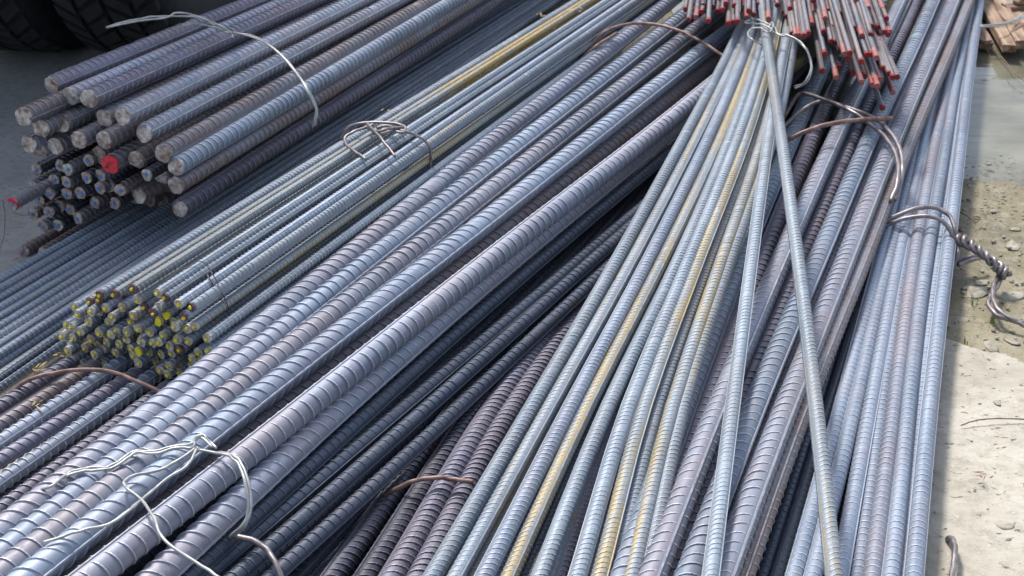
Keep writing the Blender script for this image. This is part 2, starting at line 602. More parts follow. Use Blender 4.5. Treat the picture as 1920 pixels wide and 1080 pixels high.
# far ground: one sheet to the horizon, finely divided where it is seen close to
gx = np.concatenate([[-90, -30, -10, -4], np.linspace(-1.8, 0.3, 12), np.linspace(0.34, 1.9, 150), [3, 6, 12, 30, 90]])
gy = np.concatenate([[-90, -20, -4, -1], np.linspace(0.0, 1.1, 8), np.linspace(1.15, 4.2, 230), [5, 7, 12, 30, 120]])
X, Y = np.meshgrid(gx, gy, indexing='ij')
near = np.clip((X - 0.34) / 0.1, 0, 1) * np.clip((1.9 - X) / 0.1, 0, 1) * np.clip((Y - 1.15) / 0.1, 0, 1) * np.clip((4.2 - Y) / 0.2, 0, 1)
# shallow basin of the puddle in the far right
basin = 1 / (1 + np.exp(-(Y - 2.84 - 0.10 * np.sin(X * 5.0)) / 0.05)) * np.clip((X - 0.4) / 0.2, 0, 1) * np.clip((6 - X) / 3, 0, 1) * np.clip((8 - Y) / 2, 0, 1)
Z = near * (0.006 * vnoise(X, Y, 3, 4, 9) + 0.0025 * vnoise(X, Y, 4, 3, 70)) - 0.02 * basin - 0.004 - 0.03 * np.clip((1.70 - Y) / 0.06, 0, 1)
V = np.stack([X, Y, Z], -1).reshape(-1, 3)
struct(link('ground', mesh_np('ground', V, [grid_faces(len(gx), len(gy))[:, ::-1]], M['mud'])))

# puddle water
m, nt, b = newmat('muddy_water')
v = coords(nt, (1, 1, 1), False)
n1 = noise(nt, v, 5, 4)
nt.links.new(ramp(nt, n1, [(0.35, (0.11, 0.105, 0.07)), (0.65, (0.22, 0.21, 0.155))]), b.inputs['Base Color'])  # muddy tone, its mottling stands in for broken reflections
b.inputs['Roughness'].default_value = 0.04
b.inputs['IOR'].default_value = 1.33
bump(nt, b, noise(nt, coords(nt, (3, 14, 1), False), 2.2, 2), 0.25, 0.004)
M['water'] = m
wx, wy = np.linspace(0.45, 6, 30), np.linspace(2.45, 8.5, 30)
WX, WY = np.meshgrid(wx, wy, indexing='ij')
struct(link('puddle_water', mesh_np('puddle_water', np.stack([WX, WY, np.full_like(WX, -0.0115)], -1).reshape(-1, 3),
                                    [grid_faces(30, 30)[:, ::-1]], M['water'])))


def slab(name, top, mat, zt, thick, res=None):
    """irregular flat slab: list of outline points -> top face, bevel and skirt"""
    n = len(top)
    o = np.array([(p.x, p.y) for p in top])
    c = o.mean(axis=0)
    inner = c + (o - c) * 0.992
    V = np.vstack([np.c_[inner, np.full(n, zt)], np.c_[o, np.full(n, zt - 0.004)], np.c_[o, np.full(n, zt - thick)], [[c[0], c[1], zt]]])
    k = np.arange(n)
    k1 = (k + 1) % n
    q = np.concatenate([np.stack([k, n + k, n + k1, k1], -1), np.stack([n + k, 2 * n + k, 2 * n + k1, n + k1], -1)])
    t = np.stack([k, k1, np.full(n, 3 * n)], -1)
    return struct(link(name, mesh_np(name, V, [q, t], mat, smooth=False)))


# pale concrete at the right, its flaking broken edge running across to the bars
ex = [P(x, y, 0) for x, y in ((1600, 575), (1690, 605), (1790, 634), (1835, 654), (1880, 662), (1930, 694), (2100, 745))]
sx_ = np.concatenate([[.3], np.linspace(.5, 1.35, 190), [1.6, 2.2, 3.0]])
sy_ = np.concatenate([[-1, 0, .8], np.linspace(1.15, 2.16, 230)])
SX, SY = np.meshgrid(sx_, sy_, indexing='ij')
edge = np.interp(SX, [p.x for p in ex], [p.y for p in ex]) + .014 * vnoise(SX, SY * .3, 21, 5, 22)
dist = edge - SY
flake = np.clip((vnoise(SX, SY, 22, 4, 9) + .25 + dist * 1.2) / .12, 0, 1)
step2 = np.clip((vnoise(SX, SY, 25, 4, 14) + .55) / .1, 0, 1)
SZ = -.02 + .0245 * np.clip(dist / .012, 0, 1) + .0035 * flake * np.clip((dist - .008) / .01, 0, 1) + .0018 * step2 + .0007 * vnoise(SX, SY, 23, 3, 90) + .0004 * rng.normal(0, 1, SX.shape)
struct(link('concrete_slab', mesh_np('concrete_slab', np.stack([SX, SY, SZ], -1).reshape(-1, 3), [grid_faces(len(sx_), len(sy_))[:, ::-1]], M['slab'])))
# grey concrete under the left half of the heap and the lorry
ap = [Vector((-12, -1, 0)), Vector((0.28, -1, 0)), Vector((0.28, 9, 0)), Vector((-12, 9, 0))]
slab('concrete_apron', ap, M['apron'], 0.006, 0.02)

# ------------------------------------------------------------------ the long bars
# E: six heavy bars across the middle, loosely tied
GE = 'heavy bars of the middle bundle'
DE = 0.0335
KE = dict(nr=26, nst=11, incl=0.78, rib_h=0.062, rib_w=0.18)
KE2 = dict(KE, incl=0.2, rib_h=0.076)
long_bar('heavy_rebar', [P(-60, 1050, .170), P(258, 800, .170), P(575, 540, .170), P(921, 270, .170), P(1222, 30, .170)], DE, .0196, M['lilac'],
         'leftmost heavy bar of the middle bundle, curved ribs on top', GE, roll=R(8), **KE)
long_bar('heavy_rebar', [P(-8, 1050, .170), P(304, 800, .170), P(628, 540, .170), P(979, 270, .170), P(1283, 30, .170)], DE, .0196, M['blue'],
         'second heavy bar from the left in the middle bundle, bluest one', GE, roll=R(-14), **KE2)
long_bar('heavy_rebar', [P(42, 1050, .170), P(358, 800, .170), P(687, 540, .170), P(1033, 270, .170), P(1340, 30, .170)], DE, .0196, M['lilac'],
         'third heavy bar from the left in the middle bundle, faintly rusty under the white wire', GE, roll=R(-5), **KE2)
long_bar('heavy_rebar', [P(100, 1050, .170), P(418, 800, .170), P(748, 540, .170), P(1095, 270, .170), P(1405, 30, .170)], DE, .0196, M['blue'],
         'fourth heavy bar of the middle bundle, lengthwise rib beside the long dark gap', GE, roll=R(-14), **KE)
long_bar('heavy_rebar', [P(165, 1050, .130), P(475, 800, .130), P(806, 540, .130), P(1148, 270, .130), P(1450, 30, .130)], DE, .0196, M['brown'],
         'heavy bar sunk in the dark gap of the middle bundle', GE, roll=R(20), **KE)
long_bar('heavy_rebar', [P(212, 1050, .168), P(520, 800, .168), P(858, 540, .168), P(1197, 270, .168), P(1500, 30, .168)], DE, .0196, M['lilac'],
         'heavy bar right of the dark gap with bright white ribs', GE, roll=R(72), **KE2)
long_bar('heavy_rebar', [P(330, 1050, .136), P(600, 800, .136), P(886, 540, .136), P(1205, 285, .136)], DE, .0196, M['lilac'],
         'lower heavy bar tucked under the bright ribbed bar on the right of its bundle', GE, roll=R(15), **KE)
long_bar('heavy_rebar', [P(20, 1050, .132), P(330, 800, .132), P(660, 540, .132), P(1010, 270, .132)], DE, .0196, M['purple'],
         'heavy bar lying underneath the upper row of the middle bundle', GE, roll=R(15), **KE)
long_bar('heavy_rebar', [P(250, 1050, .098), P(555, 800, .098), P(880, 540, .098), P(1200, 290, .098)], DE, .0196, M['dark'],
         'lowest heavy bar in the shade at the right foot of the middle bundle', GE, roll=R(70), **KE)

# F: dark blue bars right of E, their shade put into the colour
GF = 'shaded dark blue bars right of the middle bundle'
KF = dict(nr=18, nst=7, incl=0.2, rib_h=0.075, rib_w=0.22)
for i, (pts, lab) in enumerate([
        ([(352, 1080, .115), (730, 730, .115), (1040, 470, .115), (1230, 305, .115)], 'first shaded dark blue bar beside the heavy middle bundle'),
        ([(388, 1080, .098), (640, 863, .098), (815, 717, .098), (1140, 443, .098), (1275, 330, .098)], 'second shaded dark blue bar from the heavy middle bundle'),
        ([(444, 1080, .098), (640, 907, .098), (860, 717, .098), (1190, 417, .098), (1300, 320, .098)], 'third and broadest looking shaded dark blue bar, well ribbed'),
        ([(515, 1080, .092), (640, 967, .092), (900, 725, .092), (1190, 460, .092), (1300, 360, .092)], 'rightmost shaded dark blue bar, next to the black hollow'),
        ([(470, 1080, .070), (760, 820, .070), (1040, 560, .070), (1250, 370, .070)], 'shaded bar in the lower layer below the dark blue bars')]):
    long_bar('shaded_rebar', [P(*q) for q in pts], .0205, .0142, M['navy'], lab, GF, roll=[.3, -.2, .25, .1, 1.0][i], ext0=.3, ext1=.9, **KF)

for i in range(15):  # fill bars added to turn the bright gap dark
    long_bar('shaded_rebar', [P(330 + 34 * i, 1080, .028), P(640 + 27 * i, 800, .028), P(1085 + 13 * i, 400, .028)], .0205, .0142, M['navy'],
             'added dark bar filling the hollow below the blue bars, %s from the left' % ORD[i], GF, roll=.3 * i, ext0=.3, ext1=.9, **KF)

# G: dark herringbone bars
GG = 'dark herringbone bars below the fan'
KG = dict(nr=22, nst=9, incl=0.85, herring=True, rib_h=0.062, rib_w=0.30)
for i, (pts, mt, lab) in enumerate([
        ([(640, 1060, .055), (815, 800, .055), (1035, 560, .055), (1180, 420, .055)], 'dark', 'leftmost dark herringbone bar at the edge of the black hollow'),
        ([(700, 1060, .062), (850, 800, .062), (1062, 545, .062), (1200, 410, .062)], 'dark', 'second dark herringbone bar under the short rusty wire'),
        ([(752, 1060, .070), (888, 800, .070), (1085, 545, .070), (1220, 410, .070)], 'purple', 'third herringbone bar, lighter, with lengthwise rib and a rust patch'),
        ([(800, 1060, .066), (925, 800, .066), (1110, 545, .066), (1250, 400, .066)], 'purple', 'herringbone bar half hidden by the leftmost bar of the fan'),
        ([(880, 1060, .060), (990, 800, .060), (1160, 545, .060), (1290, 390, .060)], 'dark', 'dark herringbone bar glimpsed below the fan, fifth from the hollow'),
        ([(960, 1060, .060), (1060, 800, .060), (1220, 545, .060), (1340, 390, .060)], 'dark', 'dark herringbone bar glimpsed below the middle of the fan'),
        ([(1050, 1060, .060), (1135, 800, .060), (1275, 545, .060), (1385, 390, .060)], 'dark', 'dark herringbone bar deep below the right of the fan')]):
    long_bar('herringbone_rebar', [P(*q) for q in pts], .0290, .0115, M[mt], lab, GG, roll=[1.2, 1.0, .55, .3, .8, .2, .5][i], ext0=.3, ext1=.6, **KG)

# I: heavy bars on the right
GI = 'heavy bars of the right bundle'
KI = dict(nr=24, nst=9, herring=True, incl=0.8, rib_h=0.055, rib_w=0.20)
for i, (pts, mt, z, lab) in enumerate([
        ([(1175, 1060), (1262, 800), (1367, 540), (1487, 241), (1570, 60)], 'blue', .108, 'leftmost heavy bar of the right bundle, partly under the fan'),
        ([(1212, 1060), (1300, 800), (1407, 540), (1530, 241), (1625, 30)], 'purple', .088, 'sunken purplish bar between the first two heavy right bars'),
        ([(1232, 1060), (1332, 800), (1445, 540), (1570, 241), (1677, 30)], 'lilac', .114, 'second heavy bar of the right bundle, pinkish with lengthwise rib'),
        ([(1262, 1060), (1365, 800), (1478, 540), (1606, 241), (1707, 30)], 'purple', .086, 'sunken bar in the shaded groove behind the crossing bars'),
        ([(1300, 1060), (1402, 800), (1507, 540), (1640, 241), (1738, 30)], 'blue', .114, 'third heavy bar of the right bundle, crossed by the single slim bar'),
        ([(1332, 1060), (1430, 800), (1537, 540), (1664, 241), (1760, 30)], 'purple', .086, 'sunken dark bar left of the last heavy right bar'),
        ([(1366, 1060), (1455, 800), (1565, 540), (1686, 241), (1776, 30)], 'lilac', .114, 'fourth heavy bar of the right bundle, boldly ribbed in front'),
        ([(1398, 1060), (1490, 800), (1595, 540), (1715, 241), (1806, 30)], 'brown', .094, 'rightmost heavy bar of its bundle, brown lengthwise rib facing right')]):
    long_bar('heavy_rebar', [P(x, y, z) for x, y in pts], .0325 if i != 7 else .029, .0190, M[mt], lab, GI,
             roll=[R(10), R(60), R(-55), R(40), R(-25), R(80), R(-42), R(-60)][i], ext0=.3, ext1=1.4, **KI)

# J: straight slim bars along the right edge
GJ = 'straight bars along the right edge of the heap'
KJ = dict(nr=20, nst=7, incl=0.2, rib_h=0.042, rib_w=0.22)
JL = [
    ([(1435, 1060), (1560, 670), (1618, 480)], .040, 'navy', 'first straight bar at the left of the edge bundle, deep in shade'),
    ([(1463, 1060), (1581, 670), (1622, 540), (1700, 300)], .044, 'navy', 'second straight bar of the edge bundle, dark blue'),
    ([(1493, 1060), (1604, 670), (1634, 540), (1712, 240)], .056, 'blue', 'third straight bar of the edge bundle, slanting under the heavy bars'),
    ([(1528, 1060), (1628, 670), (1652, 540), (1724, 240)], .056, 'blue', 'fourth straight bar of the edge bundle, beside the slim crossing bar'),
    ([(1580, 1060), (1650, 670), (1668, 540), (1738, 240), (1790, 30)], .056, 'blue', 'fifth straight bar of the edge bundle counted from the left'),
    ([(1609, 1060), (1668, 670), (1686, 540), (1744, 240), (1795, 30)], .050, 'blue', 'sixth straight bar of the edge bundle, in a narrow shaded slot'),
    ([(1636, 1060), (1689, 670), (1704, 540), (1757, 240), (1805, 30)], .060, 'lilac', 'seventh straight bar of the edge bundle counted from the left'),
    ([(1671, 1060), (1712, 670), (1729, 540), (1775, 240), (1818, 30)], .060, 'blue', 'eighth straight bar of the edge bundle, third from the outer edge'),
    ([(1695, 1060), (1734, 670), (1750, 540), (1790, 240), (1826, 30)], .046, 'blue', 'sunken straight bar just inside the outermost edge bar'),
    ([(1716, 1060), (1753, 670), (1768, 540), (1804, 240), (1832, 30)], .060, 'blue', 'outermost straight bar, right edge of the whole heap'),
]
for i, (pts, z, mt, lab) in enumerate(JL):
    long_bar('straight_rebar', [P(x, y, z) for x, y in pts], .0222, .0132, M[mt], lab, GJ,
             roll=[.2, 1.2, .75, .6, -.5, .1, -.3, .2, .1, -.12][i], ext0=.3, ext1=1.6 if len(pts) == 5 else .9, **KJ)
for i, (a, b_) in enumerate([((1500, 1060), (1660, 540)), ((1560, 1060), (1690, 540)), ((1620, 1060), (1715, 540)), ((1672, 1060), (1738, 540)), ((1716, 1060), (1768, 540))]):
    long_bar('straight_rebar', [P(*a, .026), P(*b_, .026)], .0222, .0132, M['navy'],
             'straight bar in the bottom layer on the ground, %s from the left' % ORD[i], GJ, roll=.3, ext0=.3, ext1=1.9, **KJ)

# H: the fan of slim bars
GH = 'slim pale bars of the central fan'
KH = dict(nr=18, nst=7, herring=True, incl=0.85, rib_h=0.045, rib_w=0.34)
HL = [
    ([823, 970, 1133, 1292, 1373], 0.0, 'pale', 'leftmost'),
    ([867, 1002, 1168, 1316, 1389], 0.0, 'pale_some', 'second from the left'),
    ([917, 1040, 1197, 1340, 1403], 0.004, 'blue', 'third from the left'),
    ([965, 1073, 1228, 1361, 1418], 0.0, 'pale_yellow', 'fourth from the left'),
    ([1023, 1107, 1258, 1380, 1431], 0.004, 'pale', 'fifth from the left'),
    ([1087, 1147, 1277, 1396, 1441], 0.006, 'pale', 'sixth from the left'),
    ([1128, 1183, 1294, 1411, 1451], 0.002, 'pale_yellow', 'seventh from the left'),
    ([1155, 1212, 1310, 1427, 1461], -0.012, 'pale_some', 'eighth from the left, sunken'),
    ([1190, 1240, 1330, 1447, 1474], 0.002, 'pale_yellow', 'ninth from the left'),
    ([1215, 1262, 1345, 1462, 1492], -0.004, 'pale_some', 'rightmost'),
]
ys = [1060, 800, 540, 241, 96]
zs = [.118, .130, .152, .195, .218]
for i, (xs_, dz, mt, lab) in enumerate(HL):
    pts = [P(x, y, z + dz) for x, y, z in zip(xs_, ys, zs)] + [P(1400 + i * 9.5, 30, .228 + dz)]
    pts.append(P(1432 + i * 9, -60, .230 + dz))
    nm = {'pale': 'clean silvery', 'pale_yellow': 'yellow streaked', 'pale_some': 'faintly stained', 'blue': 'bluish'}[mt]
    long_bar('slim_rebar', pts, .0194, .0090, M[mt], '%s slim bar of the central fan, %s at the bottom' % (nm, lab), GH,
             roll=[.5, -.7, .3, -.9, .6, .1, -.4, .3, -.2, .5][i], ext0=.3, ext1=1.2, **KH)
for i, (xs_, dz, mt) in enumerate([([893, 1022, 1150, 1304, 1380], -.020, 'pale_yellow'), ([990, 1090, 1243, 1370, 1425], -.022, 'navy'),
                                   ([1055, 1127, 1268, 1388, 1437], -.022, 'purple'), ([940, 1058, 1213, 1350, 1410], -.020, 'blue'), ([1110, 1150, 1265, 1404, 1455], -.018, 'pale_some'),
                                   ([860, 985, 1160, 1325, 1400], -.017, 'blue'), ([1160, 1195, 1290, 1392, 1430], -.019, 'pale'), ([1040, 1112, 1236, 1356, 1420], -.016, 'pale_some'), ([1000, 1050, 1190, 1375, 1445], -.024, 'pale_yellow')]):
    pts = [P(x, y, z + dz) for x, y, z in zip(xs_, ys, zs)] + [P(1425 + (i % 5) * 13, 20, .205)]
    long_bar('slim_rebar', pts, .0194, .0090, M[mt],
             'slim bar sunk in the fan, ' + ['between its first two bars, yellow flecked', 'dark blue, below the yellow streaked fourth bar', 'purplish, left of the sixth bar', 'bluish, below the third bar', 'faintly stained, between sixth and seventh', 'bluish, left of the second bar', 'slanting under the seventh and eighth bars', 'faintly stained, beside the fifth bar', 'slanting across below the third to fifth bars'][i],
             GH, roll=.4 * i, ext0=.3, ext1=1.0, **KH)

# L: two single bars lying across
long_bar('slim_rebar', [P(1561, 1060, .150), P(1533, 800, .156), P(1503, 540, .185), P(1467, 270, .232), P(1447, 130, .246), P(1437, 60, .250), P(1424, -30, .256)],
         .0195, .0092, M['pale_some'], 'single slim bar lying steeply across the right bundle, on top of all', 'single bars lying across', roll=.5, ext0=.25, ext1=.9, **KH)
long_bar('slim_rebar', [P(1336, 1060, .146), P(1368, 800, .152), P(1400, 540, .172), P(1442, 241, .212), P(1470, 96, .226), P(1490, 20, .230)],
         .0185, .0090, M['pale'], 'single slim bar crossing the first heavy right bars, bending left downwards', 'single bars lying across', roll=-.2, ext0=.25, ext1=.9, **KH)

# D: ribbed bars at lower left
GD = 'boldly ribbed bars at the lower left'
KD = dict(nr=20, nst=9, incl=0.35, rib_h=0.10, rib_w=0.26)
for i, (y0, far, z, mt, rl, lab) in enumerate([
        (764, (150, 668), .100, 'purple', .2, 'topmost ribbed bar at the lower left, next to the dry litter'),
        (797, (182, 683), .100, 'brown', 1.15, 'second ribbed bar at the lower left, lengthwise rib facing up'),
        (832, (215, 690), .104, 'blue', -.45, 'third ribbed bar at the lower left with bright rib edges'),
        (864, (250, 705), .100, 'purple', .3, 'fourth ribbed bar at the lower left, purplish'),
        (907, (280, 710), .104, 'blue', -.55, 'fifth ribbed bar at the lower left with the brightest ribs'),
        (957, (310, 732), .100, 'purple', .25, 'lowest ribbed bar at the lower left, purplish grey, touching the heavy bars')]):
    long_bar('bold_rebar', [P(0, y0, z), P(*far, z)], .0200, .0138, M[mt], lab, GD, roll=rl, ext0=.35, ext1=.9, **dict(KD, incl=.12 if i in (2, 4) else .75))
for i, (y0, far) in enumerate([(850, (240, 700)), (935, (290, 725))]):
    long_bar('bold_rebar', [P(0, y0, .080), P(*far, .080)], .0200, .0138, M['dark'], 'ribbed bar in the lower layer at the lower left, ' + ['upper', 'lower'][i] + ' of the two', GD, roll=.4, ext0=.35, ext1=.9, **KD)

# B: slim bars under the upper left bundle
GB = 'slim bars passing under the upper left bundle'
KB = dict(nr=14, nst=7, incl=0.45, rib_h=0.09, rib_w=0.34)
for k in range(12):
    y0 = 526 + 17.2 * k + (8 if k > 9 else 0)
    y1 = -10 + 7.6 * k
    z = [.062, .064, .060, .066, .060, .064, .066, .060, .064, .052, .046, .040][k]
    long_bar('slim_rebar', [P(0, y0, z), P(938, y1, z)], .0138, .0098, M[['blue', 'pale', 'blue', 'blue', 'pale', 'blue'][k % 6]],
             'slim bar at the left edge passing under the thick bars, %s from the top' % ORD[k], GB, roll=random.uniform(0, 3), ext0=.35, ext1=.9, **KB)
for k in range(4):
    long_bar('slim_rebar', [P(0, 560 + 50 * k, .046), P(938, 2 + 20 * k, .046)], .0138, .0098, M['navy'],
             'slim bar in the lower layer at the left edge, %s from the top' % ORD[k], GB, roll=.5 * k, ext0=.35, ext1=.9, **KB)

# ------------------------------------------------------------------ bundles with cut ends: shared straight bars
def ends_of(kind, r, mat, n=4, jag_=0.07, dome=0.0015, lip=0.0015, s0=0, sx=1.0):
    return [disc_mesh('cut_end', r, mat, 16, jag_, dome, lip, s0 + i, sx) for i in range(n)]


def dots_of(r, mat, n=4, s0=50):
    return [disc_mesh('paint_dot', r * random.uniform(.85, 1.25), mat, 9, .22, .0004, .0002, s0 + i) for i in range(n)]


def put_bar(name, me, a, b, roll, label, group, cut=None, dot=None, dot_off=(0, 0), cat='steel bar', tilt=0.12, tilt_bias=0.0):
    o = link(name, me)
    o.matrix_world = frame(a, b, roll)
    tag(o, label, cat, group)
    if cut:
        c = link('cut_end', cut, o)
        c.location = (-0.0015, 0, 0)
        c.rotation_euler = (random.uniform(0, 6.28), random.uniform(-tilt, tilt), random.uniform(-tilt, tilt))
        if dot:
            d = link('paint_dot', dot, c)
            d.location = (-0.0032, *dot_off)
    return o


# A: thick cut bars at upper left
KA = dict(nr=24, nst=9, incl=0.3, rib_h=0.075, rib_w=0.26)
DA = .0300
thickA = [bar_mesh('thick_rebar', 2.3, DA, .0160, M[m_], **KA) for m_ in ('purple', 'lilac', 'brown', 'blue')]
cutA = ends_of('A', DA * .525, M['cut'], 6, .06, .0008, .0016, 10)
cutAd = ends_of('Ad', DA * .52, M['cut_dark'], 2, .08, .002, .002, 20)
NA = ray(2000, -850)
NA.z = 0
NA.normalize()
A0 = P(150, 430, .075)
VPA = (1640, -470)
LA = [  # crop px / 3
    (290, 480, 'uppermost thick bar at the upper left, standing out alone at the back'),
    (400, 540, 'thick bar with pale ribs behind the third top bar, upper left'),
    (500, 555, 'third thick bar along the top of the upper left bundle'),
    (135, 655, 'short looking thick bar poking out farthest left, rugged white end'),
    (232, 722, 'thick bar end with a brown hollow just right of the farthest left one'),
    (350, 690, 'thick bar end with bright steel face in the second row of the upper left bundle'),
    (588, 665, 'dull thick bar end half behind the fourth top bar'),
    (690, 650, 'fourth thick bar along the top, with the brightest ribs, under the white wire'),
    (165, 805, 'thick bar end at the left flank, partly behind a rusty one'),
    (222, 842, 'rusty brown thick bar end at the left flank'),
    (312, 822, 'whitest thick bar end, clean oval face low in the bundle'),
    (443, 788, 'thick bar end with dark pits, between the clean oval and the broad end'),
    (585, 790, 'broad thick bar end with a flat lengthwise rib above the red one'),
    (812, 748, 'fifth thick bar along the top, round end with rust specks'),
    (622, 922, 'thick bar with its end painted bright red and marked in black'),
    (772, 898, 'pale thick bar end just right of the red painted one'),
    (920, 862, 'thick bar of brownish hue above the square ended one'),
    (990, 935, 'thick bar with square looking flat end and a shiny flat side'),
    (990, 1042, 'rusty pitted thick bar directly below the square ended one'),
    (912, 985, 'thick bar end in shade left of the square ended one'),
    (782, 1095, 'thick bar end with a notched rusty rim, low and alone in the hollow'),
    (1012, 1170, 'lowest thick bar of the upper left bundle, long smooth purplish flank'),
    (560, 870, 'thick bar end hidden behind the red painted one'),
]
GA = 'thick cut bars of the upper left bundle'
zc = .17
for i, (cx, cy, lab) in enumerate(LA):
    px, py = cx / 3, cy / 3
    back = {3: -.06, 4: -.03, 8: -.02, 6: .03, 17: -.01, 20: .03, 19: .05, 22: .03, 0: .05, 1: .03}.get(i, random.uniform(-.012, .02))
    a = PL(px, py, A0 + NA * back, NA)
    fx, fy = px + (VPA[0] - px) * .55, py + (VPA[1] - py) * .55
    b = P(fx, fy, .06 + a.z * .62)
    rl = {17: R(62), 2: R(-18), 13: R(-20), 12: R(60), 21: R(100), 7: R(-15), 0: R(-10), 16: R(10)}.get(i, random.uniform(0, 3.1))
    mt = {1: 1, 7: 1, 17: 3, 2: 0, 13: 1, 16: 2, 21: 0, 18: 2, 0: 0}.get(i, random.choice([0, 2, 2]))
    ce = random.choice(cutAd) if i in (9, 16, 18, 22) else random.choice(cutA)
    o = put_bar('thick_rebar', thickA[mt], a, b, rl, lab, GA, ce, tilt=.2)
    if i == 14:
        c = o.children[0]
        c.data = disc_mesh('cut_end', DA * .55, M['red'], 16, .07, .001, .0012, 77)
        c.rotation_euler = (0, .05, .05)
        c['label'] = 'red painted end marked 21 in black'
        # hand written strokes 2 and 1
        def stroke(pts):
            q = spline([Vector((-.0035, x * .001, z * .001)) for x, z in pts], 18)
            mk = link('marking', tube_mesh('marking', q, .0006, M['ink'], 5), c)
            return mk
        # face axes: +Y of the bar points to the left of the face as seen, Z up
        stroke([(6.5, -1.5), (4.5, -.2), (2.6, -1.6), (3.4, -4.2), (6, -6.5), (3.2, -7.2), (.8, -6.0)])
        stroke([(.6, 5.5), (-1.6, 4.2), (-3.6, 1.2)])

for k in range(12):                                      # bars added deep in the bundle to block light from the hollow
    px, py = 175 + 26 * (k % 6) + 8 * (k // 6), 352 + 5 * (k % 6) - 34 * (k // 6)
    a = PL(px, py, A0 + NA * (.10 + .03 * (k % 3)), NA)
    b = P(px + (VPA[0] - px) * .55, py + (VPA[1] - py) * .55, .055 + a.z * .55)
    put_bar('thick_rebar', thickA[2], a, b, .7 * k, 'added thick bar blocking light in the hollow, %s from left in its %s layer' % (ORD[k % 6], ['lower', 'upper'][k // 6]),
            GA, cutAd[k % 2])

for k in range(6):                                       # bars added on the underside to keep the slim bars beneath dark
    px, py = 268 + 15 * k, 398 - 1 * k
    a = PL(px, py, A0 + NA * (.16 + .04 * (k % 2)), NA)
    b = P(px + (VPA[0] - px) * .55, py + (VPA[1] - py) * .55, .05 + a.z * .5)
    put_bar('thick_rebar', thickA[2], a, b, .7 * k, 'added light-blocking bar under the upper left bundle, %s from left' % ORD[k], GA, cutAd[k % 2])

# blue dotted smaller bars below
DBm = .0208
midA = [bar_mesh('dotted_rebar', 2.0, DBm, .0125, M[m_], nr=16, nst=7, incl=.4, rib_h=.08) for m_ in ('brown', 'dark')]
cutB = ends_of('B', DBm * .53, M['cut_dark'], 4, .09, .001, .0012, 30) + ends_of('B', DBm * .53, M['cut_grey'], 1, .09, .001, .0012, 38)
dotB = dots_of(.0030, M['bluedot'], 4, 60)
LB = [(695, 250), (285, 325), (530, 322), (470, 290), (268, 455), (425, 405), (520, 420), (675, 388), (785, 370), (390, 510), (525, 512), (630, 505), (780, 468),
      (860, 452), (940, 482), (310, 555), (740, 580), (897, 585), (470, 605), (548, 635), (260, 670), (385, 652), (340, 765), (455, 755), (610, 700), (1145, 365),
      (600, 590), (820, 540), (700, 480)]
order = sorted(range(len(LB)), key=lambda i: LB[i][1])
rows = [order[i:i + 5] for i in range(0, len(order), 5)]
lab_of = {}
for r_i, row in enumerate(rows):
    for c_i, i in enumerate(sorted(row, key=lambda k: LB[k][0])):
        lab_of[i] = 'blue dotted bar end below thick bars, %s from left in %s row down' % (ORD[c_i], ORD[r_i])
for i, (cx, cy) in enumerate(LB):
    px, py = cx / 4.155, 240 + cy / 4.155
    deep = i >= 26
    a = PL(px, py, A0 + NA * (.05 if deep else random.uniform(-.008, .025)), NA)
    fx, fy = px + (VPA[0] - px) * .55, py + (VPA[1] - py) * .55
    b = P(fx, fy, max(.03, .02 + a.z * .62))
    put_bar('dotted_rebar', midA[i % 2], a, b, random.uniform(0, 3), lab_of[i], 'blue dotted bars under the thick bars', random.choice(cutB),
            random.choice(dotB), (random.uniform(-.002, .002), random.uniform(-.002, .002)))
# red and blue ended strays
strays = [((24, 382), (66, 356), .105, 'stray bar reaching out to the far left, red painted rim on its end'),
          ((45, 471), (108, 435), .016, 'stray bar on the ground below the bundle, dark end with red and blue dots'),
          ((82, 474), (209, 396), .018, 'second stray bar on the ground, blue dot on its shaded end')]
for i, (p0, p1, z, lab) in enumerate(strays):
    a, b = P(*p0, z), P(*p1, z if i else .10)
    if i == 0:
        a = PL(*p0, A0 + NA * -.07, NA)
        b = P(24 + (VPA[0] - 24) * .55, 382 + (VPA[1] - 382) * .55, .02 + a.z * .62)
    o = put_bar('dotted_rebar', midA[0], a, b, .4, lab, 'stray bars at the left foot of the pile', cutB[i], dotB[i], (0, .001))
    if i == 0:
        q = link('paint_band', disc_mesh('paint_band', DBm * .56, M['red'], 12, .05, .0005, .0005, 91), o)
        q.location = (-.001, 0, -.001)
        q.rotation_euler = (0, -.22, 0)
    if i == 1:
        q = link('paint_dot', disc_mesh('paint_dot', .003, M['red'], 9, .2, .0004, .0002, 92), o.children[0])
        q.location = (-.0032, .004, .002)

